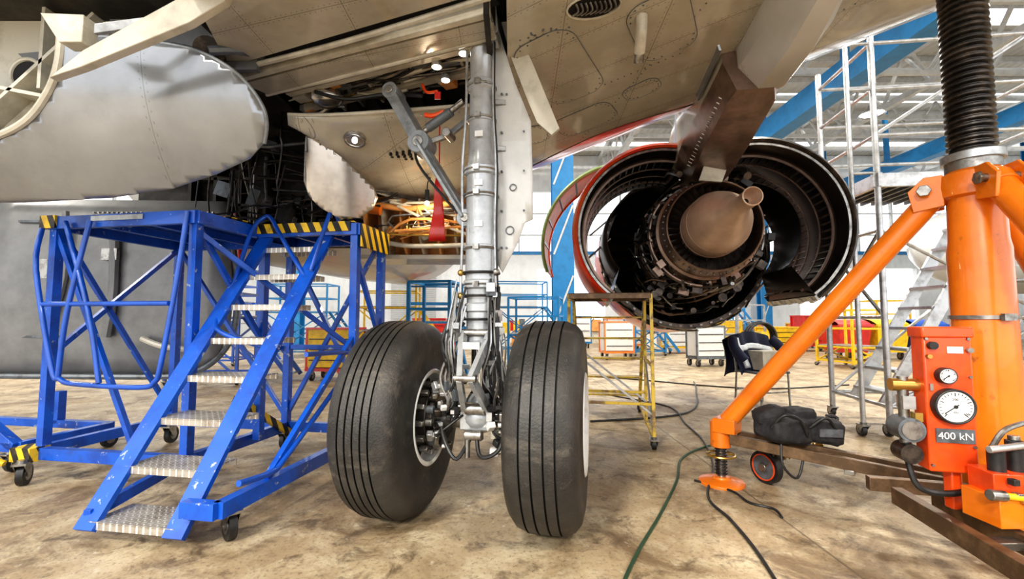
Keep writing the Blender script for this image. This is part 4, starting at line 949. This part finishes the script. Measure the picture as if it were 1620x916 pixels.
# ============================================================ BACKGROUND EQUIPMENT
def trolley(name,x,y,w,d,h,m,m2=None,rot=0):
    b=B(name); m2=m2 or m
    b.box((0,0,.22),(w,d,.06),m2); b.box((0,0,.25+(h-.25)/2),(w*.94,d*.94,h-.28),m)
    b.box((0,0,h),(w,d,.04),m2)
    for i in range(3): b.box((0,-d*.475,.4+(h-.4)*i/3),(w*.85,.02,.02),blk)
    for sx in(-1,1):
        for sy in(-1,1): caster(b,sx*w*.4,sy*d*.38,.2,.085); b.beam((sx*w*.48,sy*d*.45,.2),(sx*w*.48,sy*d*.45,h),.04,.04,m2)
    b.tube([(w*.5,-d*.3,h*.8),(w*.5+.12,-d*.3,h*.95),(w*.5+.12,d*.3,h*.95),(w*.5,d*.3,h*.8)],.02,steel)
    b.done(loc=(x,y,0),rot=(0,0,rot))
trolley('tool_trolley',-3.45,9.0,.95,.6,1.0,yellow,red,-.1)
trolley('tool_trolley',7.6,17,1.6,.8,1.1,yellow,yellow)
trolley('tool_trolley',5.9,16,1.2,.8,1.2,wht,yellow)
trolley('tool_trolley',4.2,17.5,1.3,.8,1.2,wht,orange)
trolley('tool_trolley',2.6,19,1.3,.8,1.3,wht,steelblue)
trolley('tool_trolley',14.5,20,1.3,.8,1.2,steelblue,blue)
trolley('tool_trolley',-3.2,18,1.3,.8,1.2,red,red)
trolley('tool_trolley',12.2,19,1.2,.8,1.0,orange,yellow)
trolley('tool_trolley',9.2,15.8,1.3,.7,.9,yellow,yellow,.2)
trolley('tool_trolley',8.4,21.8,1.3,.8,1.5,red,yellow)
trolley('tool_trolley',11.2,17,1.3,.7,1.3,red,red,.1)
trolley('tool_trolley',4.9,11.6,.8,.5,1.0,wht,greyd,.2)
trolley('tool_trolley',3.1,13.6,.9,.6,1.1,wht,orange,.1)
def bin_(x,y,m,w=.95):
    b=B('waste_bin')
    b.add([V(p) for p in((-w/2+.08,-.35,.22),(w/2-.08,-.35,.22),(w/2-.08,.35,.22),(-w/2+.08,.35,.22),(-w/2,-.45,1.0),(w/2,-.45,1.0),(w/2,.45,1.0),(-w/2,.45,1.0))],[(0,1,2,3),(0,4,5,1),(1,5,6,2),(2,6,7,3),(3,7,4,0)],m)
    b.box((0,-.47,1.0),(w+.06,.06,.07),m); b.box((0,.47,1.0),(w+.06,.06,.07),m); b.grid(lambda u,v:V((-w/2+w*u,-.46+.92*v,1.02+.16*math.sin(v*pi))),4,8,m)
    for sx in(-1,1):
        for sy in(-1,1): caster(b,sx*(w/2-.14),sy*.25,.24,.1)
    b.done(loc=(x,y,0))
for x,m in((9.9,red),(11.0,yellow),(12.1,blue)): bin_(x,13.6,m)
def trestle(x,y,w,h,m,rot=0,d=1.0):
    b=B('work_platform')
    for sx in(-1,1):
        for sy in(-1,1): b.beam((sx*w/2,sy*d/2,.1),(sx*w/2,sy*d/2,h+.9),.05,.05,m)
        for z in(.15,h,h+.45,h+.9): b.beam((sx*w/2,-d/2,z),(sx*w/2,d/2,z),.04,.04,m)
    for sy in(-1,1):
        for z in(.15,h,h+.45,h+.9): b.beam((-w/2,sy*d/2,z),(w/2,sy*d/2,z),.04,.04,m)
        b.beam((-w/2,sy*d/2,.15),(w/2,sy*d/2,h),.035,.035,m); b.beam((w/2,sy*d/2,.15),(-w/2,sy*d/2,h),.035,.035,m)
    b.box((0,0,h+.02),(w,d,.04),steel)
    for sx in(-1,1):
        b.beam((w/2+.02,sx*.3,h),(w/2+h*.7,sx*.3,.1),.04,.08,m)
        for sy in(-1,1): caster(b,sx*(w/2),sy*(d/2),.1,.045)
    for i in range(int(h/.24)): b.box((w/2+.05+i*.24*.7,0,h-.1-i*.24),(.2,.6,.02),alum)
    b.done(loc=(x,y,0),rot=(0,0,rot))
trestle(-1.9,11,1.2,1.1,steelblue,.2); trestle(.6,11.3,1.2,.8,steelblue,-.2); trestle(-1.3,7.8,.7,.9,steelblue,1.4,.7); trestle(-3.5,13,1.6,1.5,yellow,.1)
trestle(6.8,13.8,1.1,.7,alum,.4); trestle(8.6,19.3,2,1.6,steelblue); trestle(14.0,12.0,1.6,2.2,alum); trestle(25,11,2.5,2.4,yellow)
trestle(8.4,11.4,.9,.5,yellow,.2); trestle(-8,12,2,1.6,blue); trestle(.3,16.5,1.8,1.6,steelblue,.1); trestle(12.6,15.6,1.2,.9,yellow,.1)
trestle(-5.6,8.7,1.2,1.2,blue,.1); trestle(-6.9,15,2,1.4,steelblue,.0); trestle(4.4,15.2,1.0,.8,steelblue,.1)
def crates(x,y):
    b=B('supply_boxes'); q=random.Random(int(x*7+y))
    for i in range(9): 
        w=q.uniform(.3,.7);h=q.uniform(.25,.6); lv=0 if i<5 else .6
        if i<5: h=.6
        b.box((-1+.5*(i%5),q.uniform(-.1,.1),lv+h/2),(w*.7,.45,h),q.choice([cream,wht,tan_o,blue,red,yellow,greyd]))
    b.done(loc=(x,y,0),bevel=.01)
for x,y in((5.9,19.5),(-2,21),(0,23),(12.5,23.5),(3.6,22.5),(6.5,24),(9.5,24),(-.8,19),(1.2,21)): crates(x,y)
b=B('hose_reel')
for i in range(5): b.ring((0,-.12+i*.06,.75),(0,1,.0),.34-.015*(i%2),.03,blk,n=30,k=6)
b.beam((-.5,0,.1),(.0,0,.75),.06,.06,yellow); b.beam((.5,0,.1),(0,0,.75),.06,.06,yellow); b.box((0,0,.12),(1.3,.7,.08),yellow); 
for sx in(-1,1):
    for sy in(-1,1): caster(b,sx*.5,sy*.25,.1,.045)
b.cyl((0,-.2,.75),(0,.2,.75),.12,yellow); b.done(loc=(6.3,11.6,0))
b=B('airliner')
b.lathe([(0,0),(.15,.45),(.6,.95),(1.4,1.4),(2.6,1.75),(4.5,1.95),(10,1.95),(12,1.7)],wht,ax=(1,-.0,0),n=48,o=(0,0,4.2)); 
b.lathe([(-1.0,.7),(-1.1,.82),(-.9,.95),(0,1.02),(1,.95),(2,.6)],wht,ax=(1,0,0),o=(3.2,-3.2,2.2),n=40); b.cyl((2.4,-3.2,2.2),(2.5,-3.2,2.2),.75,dsteel,n=30)
b.poly([(4,-1,3.6),(7.5,-1,3.6),(10,-6,3.9),(8.5,-6,3.9)],(0,0,.3),wht); b.poly([(3.5,-3.25,3.0),(6,-3.25,3.2),(6,-3.25,3.7),(4.5,-3.25,3.7)],(0,.2,0),wht)
b.cyl((1.8,0,.3),(1.8,0,2.8),.09,alum); b.cyl((1.8,-.25,.38),(1.8,.25,.38),.38,blk,n=24)
b.cyl((6.8,-2.5,.5),(6.8,-2.5,3.8),.12,alum); b.cyl((6.8,-3.0,.5),(6.8,-2.0,.5),.5,blk,n=24)
b.done(loc=(16.6,18.5,0),rot=(0,0,.15),ang=60)
# ============================================================ LIGHT & CAMERA
w=bpy.data.worlds.new('sky'); bpy.context.scene.world=w; w.use_nodes=True
bg=w.node_tree.nodes['Background']; bg.inputs[0].default_value=(.96,.98,1,1); bg.inputs[1].default_value=2.4
S=bpy.data.lights.new('sun','SUN'); S.energy=2.6; S.angle=math.radians(6); S.color=(1,.94,.84)
so=bpy.data.objects.new('sun',S); so.rotation_euler=Euler((math.radians(62),0,math.radians(-28))); bpy.context.scene.collection.objects.link(so)
cam=bpy.data.cameras.new('camera'); co=bpy.data.objects.new('camera',cam); bpy.context.scene.collection.objects.link(co)
cam.lens=16; cam.sensor_width=36; cam.clip_start=.02; cam.clip_end=200
co.location=(0,0,1.18); co.rotation_euler=(math.radians(90+3.73),0,0)
bpy.context.scene.camera=co
try:
    bpy.context.scene.view_settings.view_transform='Standard'
    bpy.context.scene.view_settings.look='Medium High Contrast'
except Exception: pass
bpy.context.scene.view_settings.exposure=-.1
